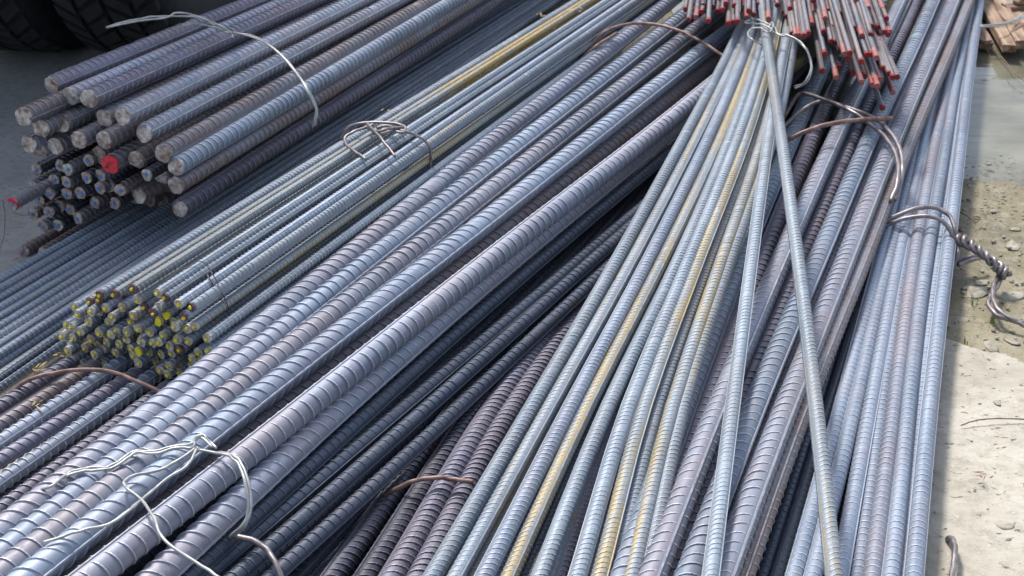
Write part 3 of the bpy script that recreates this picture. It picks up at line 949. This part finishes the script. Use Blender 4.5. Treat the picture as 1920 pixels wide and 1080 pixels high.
# C: thin bars with yellow dotted ends
DC = .0132
KC = dict(nr=14, nst=7, incl=0.3, rib_h=0.09, rib_w=0.34)
thinC = [bar_mesh('thin_rebar', 3.4, DC, .0090, M[m_], **KC) for m_ in ('pale', 'blue', 'pale_some', 'pale_yellow', 'ochre')]
cutC = ends_of('C', DC * .54, M['cut_grey'], 5, .06, .0006, .0006, 100)
cutCp = ends_of('Cp', DC * .54, M['cut_purple'], 3, .07, .0008, .0009, 110)
cutCd = ends_of('Cd', DC * .54, M['cut_dark'], 3, .09, .0008, .0009, 120)
dotC = dots_of(.0024, M['yellow'], 5, 130)
dotCb = [disc_mesh('paint_dot', DC * .46, M['yellow'], 10, .2, .0004, .0002, 140 + i) for i in range(2)]
LC = [(440, 237), (430, 278), (567, 232), (630, 240), (720, 190), (757, 277), (930, 222), (990, 262), (1105, 315), (1210, 342), (232, 340), (255, 400), (357, 295), (368, 378),
      (440, 375), (490, 345), (545, 425), (520, 465), (627, 340), (725, 410), (812, 335), (885, 390), (935, 340), (1005, 400), (945, 455), (1145, 422), (1240, 500), (1345, 600),
      (1362, 712), (345, 465), (400, 470), (205, 510), (165, 490), (122, 585), (215, 595), (275, 545), (368, 605), (435, 555), (535, 570), (580, 540), (705, 470), (762, 520),
      (668, 550), (862, 550), (810, 600), (888, 640), (938, 630), (975, 580), (1095, 615), (1075, 505), (1180, 525), (1185, 625), (195, 660), (172, 708), (315, 685), (270, 735),
      (395, 740), (465, 695), (500, 635), (603, 650), (575, 722), (665, 610), (708, 690), (772, 710), (855, 715), (828, 765), (790, 635), (958, 735), (1030, 665), (1113, 700),
      (1048, 725), (1275, 720), (1222, 770), (1218, 832), (1305, 785), (205, 780), (275, 820), (470, 815), (765, 812), (725, 750), (915, 800), (985, 805), (1025, 840),
      (1100, 830), (950, 870), (1012, 905), (1115, 890), (1050, 985), (640, 755), (520, 760), (860, 660), (330, 420), (480, 560), (620, 590), (730, 610), (330, 640), (420, 650), (540, 690), (850, 480), (1000, 520), (1110, 560), (1150, 680), (900, 760),
      (690, 640), (640, 690), (450, 530), (590, 480), (860, 440), (1060, 460)]
NC = ray(2250, -850)
NC.z = 0
NC.normalize()
C0 = P(265, 690, .115)
endc = PL(90 + 720 / 4.5, 500 + 560 / 4.5, C0, NC)
farc = P(1142, 22, .165)
dirC = (farc - endc)
order = sorted(range(len(LC)), key=lambda i: LC[i][1])
nrow = 9
rows = [order[i:i + nrow] for i in range(0, len(order), nrow)]
labC = {}
for r_i, row in enumerate(rows):
    for c_i, i in enumerate(sorted(row, key=lambda k: LC[k][0])):
        labC[i] = (c_i, r_i)
top_of_C = {0: 'left', 4: 'high', 5: '', 6: '', 7: '', 8: '', 9: ''}
for i, (cx, cy) in enumerate(LC):
    px, py = 90 + cx / 4.5, 500 + cy / 4.5
    deep = i >= 88
    back = (.03 if i < 91 else .022) if deep else (random.uniform(-.01, .012))
    if i in (3, 30, 81, 80):
        back = .03
    a = PL(px, py, C0 + NC * back, NC)
    off = a - endc
    off = off - NC * off.dot(NC)
    b = farc + off * .86
    purple = i in (0, 1, 2, 3, 4, 7, 9, 12, 21, 20, 69, 25)
    ce = random.choice(cutCp) if purple else (random.choice(cutCd) if i in (14, 18, 19, 30, 40, 41, 57, 54, 36) else random.choice(cutC))
    bright = i in (23, 24, 63)
    dt = None if i in (22, 3, 30, 65, 88, 89, 90) else (random.choice(dotCb) if bright else random.choice(dotC))
    c_i, r_i = labC[i]
    what = 'purple painted' if purple else 'grey'
    what = 'brightly daubed yellow' if bright else ('plain undotted' if dt is None else what + ' yellow dotted')
    put_bar('thin_rebar', thinC[4 if i in (2, 4, 5) else [0, 1, 2, 0, 1, 3, 0][i % 7]], a, b, random.uniform(0, 3),
            '%s bar end, %s from left in %s row of the end-on bundle' % (what, ORD[c_i], ORD[r_i]),
            'thin bars with yellow dotted ends', ce, dt, (random.uniform(-.0015, .0015), random.uniform(-.0018, .0012)), tilt=.14)

# K: red tipped rods at the top
DK = .0100
rodK = [bar_mesh('red_tipped_rod', 2.6, DK, .0070, M['rod'], nr=12, nst=7, incl=.3, rib_h=.06, nseg=6) for _ in range(2)]


def tip_mesh(L, mat, seed):
    g = np.random.default_rng(seed)
    n = 14
    th = np.linspace(0, 2 * np.pi, n, endpoint=False)
    r = DK * .58
    V = [np.stack([np.full(n, -.0012) + g.uniform(-.0006, .0006, n), np.cos(th) * r * .98, np.sin(th) * r * .98], -1),
         np.stack([L * g.uniform(.7, 1.15, n), np.cos(th) * r, np.sin(th) * r], -1),
         np.stack([L * g.uniform(1.16, 1.2, n), np.cos(th) * r * .86, np.sin(th) * r * .86], -1), np.array([[-.0016, 0, 0]])]
    k = np.arange(n)
    t = np.stack([(k + 1) % n, k, np.full(n, 3 * n)], -1)[:, ::-1]
    return mesh_np('painted_tip', np.concatenate(V), [grid_faces(3, n, 0, True)[:, ::-1], t], mat, smooth=False)


tips = [tip_mesh(.007, M['redtip'], 1), tip_mesh(.010, M['redtip'], 2), tip_mesh(.013, M['redtip'], 3), tip_mesh(.045, M['redworn'], 4)]
LK = [(155, 40), (105, 75), (195, 22), (130, 155), (185, 135), (232, 95), (240, 45), (280, 40), (283, 165), (315, 55), (322, 8), (355, 90), (392, 80), (372, 15), (438, 185),
      (480, 175), (485, 45), (512, 170), (515, 105), (557, 60), (575, 0), (598, 85), (635, 115), (665, 40), (580, 140), (752, 148), (920, 68), (945, 20), (935, 265), (962, 278),
      (988, 278), (1030, 280), (1062, 262), (1090, 190), (1110, 95), (1100, 5), (1195, 145), (1215, 85), (1180, 250), (1240, 325), (1255, 215), (1265, 10), (1305, 110),
      (1325, 0), (1320, 380), (1385, 415), (1430, 185), (1435, 5), (1415, 220), (1440, 395), (1460, 65), (1500, 85), (1530, 65), (1425, 265), (1480, 280), (1520, 295),
      (1550, 270), (1555, 205), (1640, 75), (1670, 145), (1660, 250), (1265, 335), (1190, 420), (1168, 555), (1280, 605), (1300, 525), (1345, 420), (1370, 460), (1410, 575),
      (1440, 520), (1475, 550), (1500, 595), (1470, 330), (1505, 355), (1520, 430), (1548, 515), (1560, 425), (1620, 515), (1650, 535), (1565, 660), (1600, 670), (1615, 620),
      (1475, 640), (1720, 605), (1755, 600), (1730, 550), (1720, 720), (1640, 840), (1475, 480), (1592, 450), (1690, 575), (820, 40), (420, 30), (620, 20), (1165, 30), (1380, 60)]
g_ = random.Random(3)
NK0 = len(LK)
for _ in range(105):                                     # deeper rods between the ones listed
    cx = g_.uniform(860, 1700)
    LK.append((cx, g_.uniform(10, 150 + max(0, cx - 1100) * .62)))
order = sorted(range(len(LK)), key=lambda i: LK[i][1])
rows = [order[i:i + 16] for i in range(0, len(order), 16)]
labK = {}
for r_i, row in enumerate(rows):
    for c_i, i in enumerate(sorted(row, key=lambda k: LK[k][0])):
        labK[i] = (c_i, r_i)
for i, (cx, cy) in enumerate(LK):
    px, py = 1260 + cx / 4.154, cy / 4.154
    z = .250 + .035 * random.random()
    if cy > 500:
        z = .215 + .02 * random.random()
    if i >= NK0:
        z -= random.choice((.03, .045, .06))
    if i in (86, 87):
        z = .185
    s = .05 + (px - 1430) * .00135 + random.uniform(-.035, .035)
    a = P(px, py, z)
    b = P(px - s * 330, py - 330, z + .015 + random.uniform(-.01, .01))
    worn = random.random() < .3
    o = link('red_tipped_rod', rodK[i % 2])
    o.matrix_world = frame(a, b, random.uniform(0, 3))
    c_i, r_i = labK[i]
    tag(o, 'red tipped thin rod, %s tip from left in the %s row down' % (ORD[c_i], ORD[r_i]), 'steel rod', 'red tipped rods at the top')
    t = link('painted_tip', tips[3] if worn else tips[i % 3], o)
    t.rotation_euler = (random.uniform(0, 6), 0, 0)

# ------------------------------------------------------------------ tie wires
w = .0018
zA = .30
wire('tie_wire', [(198, 51, 0.365), (255, 36, 0.370), (320, 30, 0.365), (372, 33, 0.360), (420, 52, 0.350), (436, 64, 0.337), (430, 58, 0.335)], w, M['galv'],
     'twisted pale wire end sticking out from the upper left bundle', strands=[[(199, 52, 0.366), (262, 39, 0.368), (312, 33, 0.369), (330, 24, 0.370), (370, 30, 0.358), (400, 46, 0.353), (432, 60, 0.339), (437, 70, 0.336)]])
wire('tie_wire', [(322, 58, 0.330), (345, 49, 0.340), (375, 46, 0.347), (405, 52, 0.345), (430, 62, 0.338), (470, 66, 0.335), (505, 84, 0.320), (545, 122, 0.300), (580, 172, 0.280), (595, 205, 0.250), (590, 236, 0.220)], w, M['galv'],
     'pale wire hoop tied round the thick bars at the upper left',
     strands=[[(436, 60, 0.341), (475, 70, 0.337), (510, 90, 0.323), (548, 128, 0.302), (577, 172, 0.282), (592, 205, 0.252), (586, 238, 0.218)]])
zC = .25
wire('tie_wire', [(640, 263, .22), (652, 240, .245), (690, 230, .256), (740, 232, .258), (759, 238, .258), (756, 248, .256), (735, 246, .256), (712, 250, .256), (690, 238, .26), (700, 233, .262)], .0026, M['wire'],
     'dark wire hoop with twisted knot on the yellow dotted bundle',
     strands=[[(706, 240, .258), (726, 236, .262), (745, 244, .256), (758, 246, .256), (785, 255, .248), (803, 272, .235), (808, 300, .20), (806, 335, .17)],
              [(700, 250, .257), (720, 244, .264), (738, 240, .262), (756, 238, .26)],
              [(688, 232, .262), (706, 250, .266), (724, 272, .262), (740, 294, .254)],
              [(700, 236, .258), (665, 246, .256), (648, 258, .25), (650, 272, .248), (668, 285, .25), (686, 299, .248)]])
wire('fine_wire', [(305, 530, .245), (318, 520, .246), (337, 505, .25), (352, 501, .252), (372, 490, .256), (385, 494, .254), (393, 506, .248)], .0007, M['finewire'],
     'fine dark wire lying loosely on the yellow dotted bundle')
wire('fine_wire', [(445, 618, .16), (420, 570, .20), (395, 526, .245), (389, 514, .25), (394, 509, .252), (400, 516, .25), (412, 540, .232), (440, 600, .18), (451, 617, .16)], .0008, M['finewire'],
     'fine black hairpin wire hanging over the side of the yellow dotted bundle')
wire('tie_wire', [(2, 752, .09), (22, 735, .105), (55, 712, .122), (100, 700, .124), (160, 693, .126), (205, 696, .126), (255, 714, .124), (306, 738, .112)], .0031, M['rustwire'],
     'brown rusty wire arched over the ribbed bars at the lower left')
zE = .192
wire('tie_wire', [(40, 940, .18), (65, 922, .182), (95, 912, .192), (130, 886, .19), (165, 878, .192), (200, 876, .192), (228, 862, .194), (252, 846, .196), (290, 846, .194), (330, 836, .196), (358, 832, .2), (375, 820, .204), (398, 838, .2)], w, M['galv'],
     'pale double wire with a knot tied across the heavy middle bars',
     strands=[[(60, 930, .18), (130, 890, .189), (168, 882, .191), (203, 879, .191), (232, 865, .193), (256, 849, .195), (292, 850, .193), (332, 840, .195), (362, 838, .198), (366, 822, .204), (380, 816, .206), (394, 830, .2), (404, 840, .198)],
              [(368, 840, .197), (400, 848, .19), (430, 850, .2), (452, 868, .2), (465, 905, .19), (471, 950, .17), (460, 985, .15), (436, 1006, .125)],
              [(372, 843, .197), (425, 854, .2), (448, 872, .2), (460, 908, .19), (467, 950, .17), (455, 985, .15), (430, 1006, .125)],
              [(366, 840, .198), (345, 856, .197), (300, 880, .195), (250, 892, .196), (232, 904, .198), (240, 918, .198), (262, 934, .196), (285, 965, .2), (300, 1000, .2), (318, 1022, .198), (370, 1055, .19), (415, 1085, .185)],
              [(368, 842, .197), (352, 872, .196), (310, 900, .194), (280, 925, .193), (240, 958, .196), (205, 982, .194), (160, 992, .195), (110, 1008, .193), (80, 1017, .192)]])
wire('tie_wire', [(440, 1004, .125), (478, 1014, .125), (505, 1036, .12), (522, 1068, .112), (530, 1095, .10)], .0036, M['wire'],
     'dark wire bent over the shaded blue bars at the bottom')
wire('tie_wire', [(700, 945, .055), (740, 918, .08), (780, 902, .095), (820, 896, .1), (850, 899, .098), (888, 904, .096)], .0032, M['rustwire'],
     'short rusty brown wire over the dark herringbone bars')
wire('tie_wire', [(1012, 175, .10), (1018, 150, .13), (1050, 128, .15), (1080, 122, .165), (1090, 105, .18), (1115, 75, .2), (1150, 52, .21), (1195, 44, .212), (1240, 48, .212), (1290, 65, .212), (1358, 106, .205)], .0036, M['rustwire'],
     'brown wire looping over the far end of the heavy middle bars',
     strands=[[(1045, 150, .15), (1078, 120, .17), (1110, 92, .192), (1157, 62, .2)], [(1012, 170, .1), (1040, 140, .12), (1052, 115, .13)]])
wire('tie_wire', [(1440, 285, .10), (1478, 205, .135), (1500, 176, .15), (1540, 185, .16), (1590, 202, .16), (1640, 222, .16), (1672, 252, .155), (1690, 290, .145), (1690, 330, .13), (1678, 375, .11)], .0044, M['wire'],
     'brownish wire hoop bowed over the heavy right bars',
     strands=[[(1466, 240, .12), (1500, 210, .14), (1540, 190, .155), (1585, 203, .162), (1625, 228, .155), (1660, 258, .15), (1682, 300, .142), (1683, 340, .13), (1670, 378, .11)]])
wire('tie_wire', [(1440, 285, .115), (1490, 256, .15), (1530, 240, .165), (1580, 228, .172), (1630, 224, .172), (1673, 222, .17)], .0044, M['rustwire'],
     'loose rusty wire end lying over the heavy right bars, tip bare')
wire('tie_wire', [(1640, 428, .06), (1672, 408, .085), (1710, 393, .1), (1750, 389, .102), (1778, 402, .095), (1791, 430, .08), (1796, 455, .06), (1795, 480, .045), (1786, 500, .03)], .0040, M['wire'],
     'dark double wire hoop round the straight edge bars, ending in a long twist',
     strands=[[(1640, 432, .06), (1690, 412, .085), (1740, 405, .098), (1768, 416, .092), (1786, 440, .075), (1790, 470, .05), (1784, 496, .03)],
              [(1797, 497, .03), (1820, 488, .03), (1846, 480, .03)], [(1794, 489, .03), (1820, 481, .034), (1842, 477, .034)],
              [(1878, 515, .028), (1872, 535, .026), (1858, 555, .025), (1854, 572, .024), (1868, 590, .022), (1895, 600, .018), (1925, 612, .016)],
              [(1874, 512, .03), (1862, 540, .03), (1862, 560, .028), (1872, 580, .026), (1890, 594, .022), (1920, 606, .018)]])
# the twist itself: two strands wound round each other
tw = [o for o in COL.objects if o.get('label', '').endswith('ending in a long twist')][0]
core = spline([P(1792, 448, .062), P(1808, 452, .066), P(1836, 470, .064), P(1860, 490, .056), P(1876, 505, .044), P(1888, 518, .036)], 70)
T = np.gradient(core, axis=0)
T /= np.linalg.norm(T, axis=1)[:, None]
u1 = np.cross(T, [0, 0, 1.0])
u1 /= np.linalg.norm(u1, axis=1)[:, None]
u2 = np.cross(T, u1)
for ph in (0, math.pi):
    t = np.linspace(0, 1, 70)
    a = ph + t * 2 * math.pi * 4.1
    rr = .0060 + .0016 * np.sin(t * 9)
    q = core + (np.cos(a) * rr)[:, None] * u1 + (np.sin(a) * rr)[:, None] * u2
    link('strand', tube_mesh('strand', q - np.array(tw.location), .0046, M['wire'], 8), tw)
wire('tie_wire', [(1440, 62, .268), (1424, 52, .27), (1408, 55, .265), (1402, 66, .262), (1412, 76, .262), (1428, 84, .25)], .0018, M['galv'],
     'pale double wire looped round the neck of the fan',
     strands=[[(1396, 42, .25), (1415, 37, .262), (1436, 43, .272), (1450, 50, .268), (1460, 65, .262), (1484, 70, .262), (1505, 85, .258), (1518, 108, .245), (1519, 135, .225), (1508, 155, .205), (1488, 163, .19)],
              [(1396, 44, .25), (1430, 46, .27), (1446, 54, .268), (1452, 62, .262), (1480, 67, .265), (1500, 78, .262), (1516, 100, .25), (1522, 130, .23), (1512, 155, .205), (1490, 166, .19)],
              [(1444, 60, .272), (1450, 48, .275), (1446, 42, .272), (1442, 50, .27)]])
wire('tie_wire', [(1812, 49, .05), (1840, 51, .06), (1870, 49, .06), (1900, 41, .055), (1935, 28, .045)], .0022, M['galv'], 'pale wire reaching from the edge bars over the wet planks',
     strands=[[(1812, 48, .048), (1840, 48, .062), (1870, 46, .063), (1900, 38, .057), (1935, 26, .046)], [(1895, 44, .05), (1915, 28, .05), (1930, 18, .05)]])
wire('bent_wire', [(1776, 1011, .012), (1784, 1010, .026), (1790, 1022, .03), (1791, 1045, .03), (1786, 1070, .03), (1780, 1110, .03)], .0038, M['wire'],
     'bent grey wire lying on the pale concrete at the bottom', group=None, cat='wire')
wire('fine_wire', [(5, 375, .11), (9, 400, .08), (8, 440, .04), (0, 468, .015)], .0007, M['rustwire'], 'thin rusty wire hanging from the stray red rimmed bar')
wire('fine_wire', [(24, 398, .10), (45, 404, .09), (62, 401, .09), (75, 392, .1), (72, 388, .11)], .0006, M['rustwire'], 'thin copper coloured wire curled in front of the blue dotted ends')
wire('twig', [(1802, 798, .014), (1822, 790, .017), (1850, 786, .018), (1885, 785, .017), (1930, 787, .016)], .0010, M['twig'], 'thin curved twig on the pale concrete', group=None, cat='twig')
wire('twig', [(1795, 395, .006), (1812, 404, .012), (1830, 416, .012), (1836, 412, .01)], .0013, M['twig'], 'dark twig on the mud just right of the wire hoop', group=None, cat='twig')
wire('twig', [(1862, 90, .004), (1885, 115, .006), (1905, 140, .006), (1922, 152, .005)], .0011, M['twig'], 'thin stem lying in the puddle below the planks', group=None, cat='twig')

# ------------------------------------------------------------------ planks at the puddle
def plank(p0, p1, z0, wid, th, label, roll=0.0, seed=0):
    a, b = P(*p0, z0), P(*p1, z0)
    g = np.random.default_rng(seed)
    L = (b - a).length
    n = 9
    xs = np.linspace(0, L, n)
    V = []
    for i, x in enumerate(xs):
        j = g.normal(0, .0012, (8, 2))
        e = .0025
        y, z = wid / 2, th / 2
        c = np.array([[-y, -z + e], [-y, z - e], [-y + e, z], [y - e, z], [y, z - e], [y, -z + e], [y - e, -z], [-y + e, -z]]) + j
        xx = x + (g.normal(0, .006, 8) if i in (0, n - 1) else np.zeros(8))
        V.append(np.c_[xx, c])
    V = np.concatenate(V)
    f = grid_faces(n, 8, 0, True)
    caps_v = np.array([[0, 0, 0], [L, 0, 0]])
    k = np.arange(8)
    t = np.concatenate([np.stack([(k + 1) % 8, k, np.full(8, 8 * n)], -1), np.stack([8 * (n - 1) + k, 8 * (n - 1) + (k + 1) % 8, np.full(8, 8 * n + 1)], -1)])
    me = mesh_np('plank', np.vstack([V, caps_v]), [f, t], M['wood'], smooth=False)
    o = link('plank', me)
    o.matrix_world = frame(a, b, roll)
    return tag(o, label, 'plank', 'wet planks at the puddle')


plank((1893, 92), (1815, -50), .022, .034, .022, 'brown plank with rotten end, middle one of the wet planks', seed=1)
plank((1918, 84), (1838, -50), .026, .036, .022, 'paler plank right of the rotten ended one', seed=2)
plank((1850, 84), (1798, 0), .012, .034, .022, 'short plank partly under the edge bars', seed=3)
plank((1940, 75), (1895, 12), .016, .045, .02, 'broad wet plank at the right margin', seed=4)
plank((1884, 14), (1990, 2), .034, .03, .016, 'splintered plank lying across the others', seed=5, roll=.2)
plank((1910, 4), (1990, -14), .05, .03, .016, 'upper splintered plank with ragged edge', seed=6, roll=-.2)

# ------------------------------------------------------------------ stones, gravel, litter, grass
def stone_mesh(seed, r):
    g = np.random.default_rng(seed)
    nu, nv = 6, 10
    V = []
    for i in range(nu):
        ph = math.pi * i / (nu - 1)
        for j in range(nv):
            t_ = 2 * math.pi * j / nv
            k = r * (1 + g.uniform(-.26, .22))
            V.append((k * math.sin(ph) * math.cos(t_) * 1.15, k * math.sin(ph) * math.sin(t_) * .85, k * .55 * math.cos(ph)))
    return mesh_np('stone', np.array(V), [grid_faces(nu, nv, 0, True)[:, ::-1]], M['stone'], smooth=True)


SL = [((1904, 430), .010, 'oval whitish stone upright on the mud near the right margin'), ((1898, 460), .020, 'flat pale stone sunk in mud, right of the wire twist'),
      ((1880, 497), .009, 'small grey stone by the twist of the edge wire'), ((1830, 548), .026, 'broad flat pale stone below the wire hoop'), ((1812, 573), .010, 'small white stone left of the green blades'),
      ((1900, 555), .024, 'flat grey stone under the wire tail'), ((1858, 650), .018, 'white chip on the broken slab edge'), ((1795, 598), .016, 'pale flat stone close to the edge bars'),
      ((1862, 395), .007, 'small buff stone among the grit up the track'), ((1898, 640), .012, 'buff stone at the right margin above the slab'),
      ((1840, 530), .014, 'cracked pale stone near the bent wire'), ((1870, 755), .007, 'reddish pebble on the pale concrete'), ((1885, 986), .012, 'low grey lump in the concrete near the bent wire')]
for i, (p, r, lab) in enumerate(SL):
    o = link('stone', stone_mesh(200 + i, r))
    o.location = P(*p, -.001 if p[1] < 660 else .0105)
    o.rotation_euler = (0, 0, i * 1.3)
    o.scale = (1, .8, .3)
    tag(o, lab, 'stone', 'stones on the muddy strip')
# gravel
g = np.random.default_rng(5)
V, Fq, n0 = [], [], 0
octa = np.array([[1, 0, 0], [0, 1, 0], [-1, 0, 0], [0, -1, 0], [0, 0, .7], [0, 0, -.7]])
oct_f = np.array([[0, 1, 4], [1, 2, 4], [2, 3, 4], [3, 0, 4], [1, 0, 5], [2, 1, 5], [3, 2, 5], [0, 3, 5]])
for k in range(3600):
    x, y = g.uniform(.55, 1.5), g.uniform(1.2, 2.85)
    onslab = y < 1.98
    if (onslab and g.random() < .8) or (y < 2.2 and g.random() < .4):
        continue
    r = g.gamma(2.0, .0011) + .0008
    q = octa * (r * g.uniform(.7, 1.3, (6, 1))) + g.normal(0, r * .12, (6, 3))
    a = g.uniform(0, 6.28)
    c, s = math.cos(a), math.sin(a)
    q = np.c_[q[:, 0] * c - q[:, 1] * s, q[:, 0] * s + q[:, 1] * c, q[:, 2] * .7]
    V.append(q + [x, y, .009 if onslab else .001])
    Fq.append(oct_f + n0)
    n0 += 6
gv = link('gravel', mesh_np('gravel', np.concatenate(V), [np.concatenate(Fq)], M['stone'], smooth=True))
gv['kind'] = 'stuff'
gv['label'] = 'fine pale grit scattered over the muddy strip'


def tuft(p, z, n, h, label):
    c = P(*p, z)
    V, Fq = [], []
    for k in range(n):
        a = random.uniform(0, 6.28)
        l = h * random.uniform(.5, 1)
        d = Vector((math.cos(a), math.sin(a), 0))
        s = Vector((-d.y, d.x, 0)) * .0012
        b0 = d * .004
        m1 = d * (.25 * l) + Vector((0, 0, l * .6))
        t1 = d * (.55 * l) + Vector((0, 0, l))
        i = len(V)
        V += [b0 - s, b0 + s, m1 + s * .8, m1 - s * .8, t1]
        Fq.append((i, i + 1, i + 2, i + 3))
    F3 = [(f[3], f[2], f[2] + 2) for f in Fq]
    o = link('grass_tuft', mesh_np('grass_tuft', np.array([tuple(v) for v in V]), [np.array(Fq), np.array(F3)], M['grass'], smooth=True))
    o.location = c
    return tag(o, label, 'grass', 'green tufts on the mud')


tuft((1826, 575), .0, 3, .035, 'single tall green blade beside the edge bars')
tuft((1860, 606), .0, 7, .014, 'tiny green seedling above the slab edge')
tuft((1812, 645), .0, 5, .02, 'thin blades at the broken slab edge')


def litter(p, z, n, size, label, mat='straw'):
    V, Fq = [], []
    for k in range(n):
        c = Vector((random.gauss(0, size), random.gauss(0, size), abs(random.gauss(0, size * .4))))
        d = Vector((random.uniform(-1, 1), random.uniform(-1, 1), random.uniform(-.4, .7))).normalized() * size * random.uniform(.5, 1.4)
        s = d.cross(Vector((0, 0, 1))).normalized() * size * random.uniform(.12, .4)
        i = len(V)
        V += [c - d - s * .5, c - d * .2 + s, c + d + s * .3, c + d * .2 - s]
        Fq.append((i, i + 1, i + 2, i + 3))
    o = link('dry_leaf', mesh_np('dry_leaf', np.array([tuple(v) for v in V]), [np.array(Fq)], M[mat], smooth=False))
    o.location = P(*p, z)
    return tag(o, label, 'dry leaf', 'dry litter on the heap')


litter((72, 696), .095, 14, .007, 'crumpled dry yellow litter beside the ribbed bars at the lower left')
litter((115, 668), .105, 10, .009, 'torn yellow leaf standing by the left foot of the dotted bundle')
litter((74, 756), .118, 5, .006, 'small straw wisp between two ribbed bars')
litter((1083, 22), .236, 5, .009, 'curled yellow leaf on the far yellow dotted bars')
litter((720, 206), .235, 3, .006, 'bit of straw on the bundle behind its knot')
litter((1018, 29), .225, 3, .007, 'pale straw wisp at the upper edge of the dotted bundle')
litter((22, 420), .012, 3, .008, 'pale chip lying on the grey concrete at the left')
litter((1836, 892), .02, 8, .006, 'dark dried clump on the pale concrete', 'twig')

# ------------------------------------------------------------------ lorry: twin wheels, axle, bed
AX = Vector((.99, -.12, 0)).normalized()          # axle direction
RD = Vector((-.12, -.99, 0)).normalized()         # rolling direction
truck = bpy.data.objects.new('truck', None)
COL.objects.link(truck)
W1 = P(95, 82, 0)
truck.location = (W1.x, W1.y, 0.006)
ang = math.atan2(AX.y, AX.x)
truck.rotation_euler = (0, 0, ang)                # local X = axle, local Y = backwards/along the lorry
tag(truck, 'dark lorry standing in the shade behind the bars, only its twin tyres showing', 'truck')
TR, TW = .50, .27
prof = np.array([(.30, -.115), (.36, -.135), (.44, -.137), (.475, -.128), (.488, -.118), (.488, .118), (.475, .128), (.44, .137), (.36, .135), (.30, .115), (.27, .10), (.27, -.10)])
n = 72
th = np.linspace(0, 2 * np.pi, n, endpoint=False)
Vt = np.zeros((n, len(prof), 3))
Vt[..., 0] = prof[None, :, 1]
Vt[..., 1] = np.sin(th)[:, None] * prof[None, :, 0]
Vt[..., 2] = np.cos(th)[:, None] * prof[None, :, 0]
Vt = np.concatenate([Vt, Vt[:1]], 0)
tyre_me = mesh_np('tyre', Vt.reshape(-1, 3), [grid_faces(n + 1, len(prof), 0, True)], M['rubber'])
# tread: zigzag blocks in four rows round the tyre
V, Fq, n0 = [], [], 0
NB = 52
for k in range(NB):
    for row, (x0, x1, sh) in enumerate([(-.125, -.075, 0), (-.062, -.006, .5), (.006, .062, 0), (.075, .125, .5)]):
        a0 = 2 * math.pi * (k + sh) / NB
        da = 2 * math.pi / NB * .66
        sk = .045 * (1 if row % 2 else -1)
        pts = []
        for (x, t_) in ((x0, a0 - sk), (x1, a0 + sk), (x1, a0 + sk + da), (x0, a0 - sk + da)):
            pts.append((x, t_))
        edge = (row in (0, 3))
        for rr in (.480, .502):
            for (x, t_) in pts:
                shr = .008 if edge and abs(x) > .1 else 0
                V.append((x * (.98 if rr > .5 else 1), math.sin(t_) * (rr - shr), math.cos(t_) * (rr - shr)))
        b_ = n0
        Fq += [(b_ + 4, b_ + 5, b_ + 6, b_ + 7)] + [(b_ + i, b_ + (i + 1) % 4, b_ + 4 + (i + 1) % 4, b_ + 4 + i) for i in range(4)]
        n0 += 8
tread_me = mesh_np('tread', np.array(V), [np.array(Fq)], M['rubber'], smooth=False)
rp = np.array([(.0, -.02), (.12, -.03), (.2, -.06), (.255, -.10), (.275, -.115), (.275, .115), (.255, .1), (.2, .06), (.12, .05), (.0, .05)])
Vr = np.zeros((33, len(rp), 3))
th = np.linspace(0, 2 * np.pi, 33)
Vr[..., 0] = rp[None, :, 1]
Vr[..., 1] = np.sin(th)[:, None] * rp[None, :, 0]
Vr[..., 2] = np.cos(th)[:, None] * rp[None, :, 0]
rim_me = mesh_np('rim', Vr.reshape(-1, 3), [grid_faces(33, len(rp))], M['truckpaint'])
for xo, yo in ((0, 0), (.335, 0), (-1.55, 0), (-1.885, 0)):
    wv = link('wheel', tyre_me, truck)
    wv.location = (xo, yo, TR)
    wv.rotation_euler = (.03 + xo, 0, 0)
    link('tread', tread_me, wv)
    link('rim', rim_me, wv)


def box(name, c, s, mat, parent, bev=.01):
    x, y, z = s[0] / 2, s[1] / 2, s[2] / 2
    V = []
    for sz in (-1, 1):
        for zz, ins in ((z, bev), (z - bev, 0)) if sz > 0 else ((z - bev, 0), (z, bev)):
            pass
    lev = [(-z, bev), (-z + bev, 0), (z - bev, 0), (z, bev)]
    for zz, ins in lev:
        V += [(-x + ins, -y + ins, zz), (x - ins, -y + ins, zz), (x - ins, y - ins, zz), (-x + ins, y - ins, zz)]
    f = grid_faces(4, 4, 0, True)
    f = np.vstack([f, [[3, 2, 1, 0], [12, 13, 14, 15]]])
    o = link(name, mesh_np(name, np.array(V), [f], mat, smooth=False), parent)
    o.location = c
    return o


box('axle', (-.78, 0, .5), (2.4, .12, .12), M['truckpaint'], truck)
for xo in (-.3, -1.25):
    box('frame_rail', (xo, .6, .86), (.09, 5.2, .22), M['truckpaint'], truck)
box('cargo_bed', (-.85, 1.8, 1.13), (2.3, 5.6, .2), M['truckpaint'], truck)
for sx in (.33, -1.93):
    box('side_board', (sx, 1.8, 1.5), (.05, 5.6, .5), M['truckpaint'], truck)
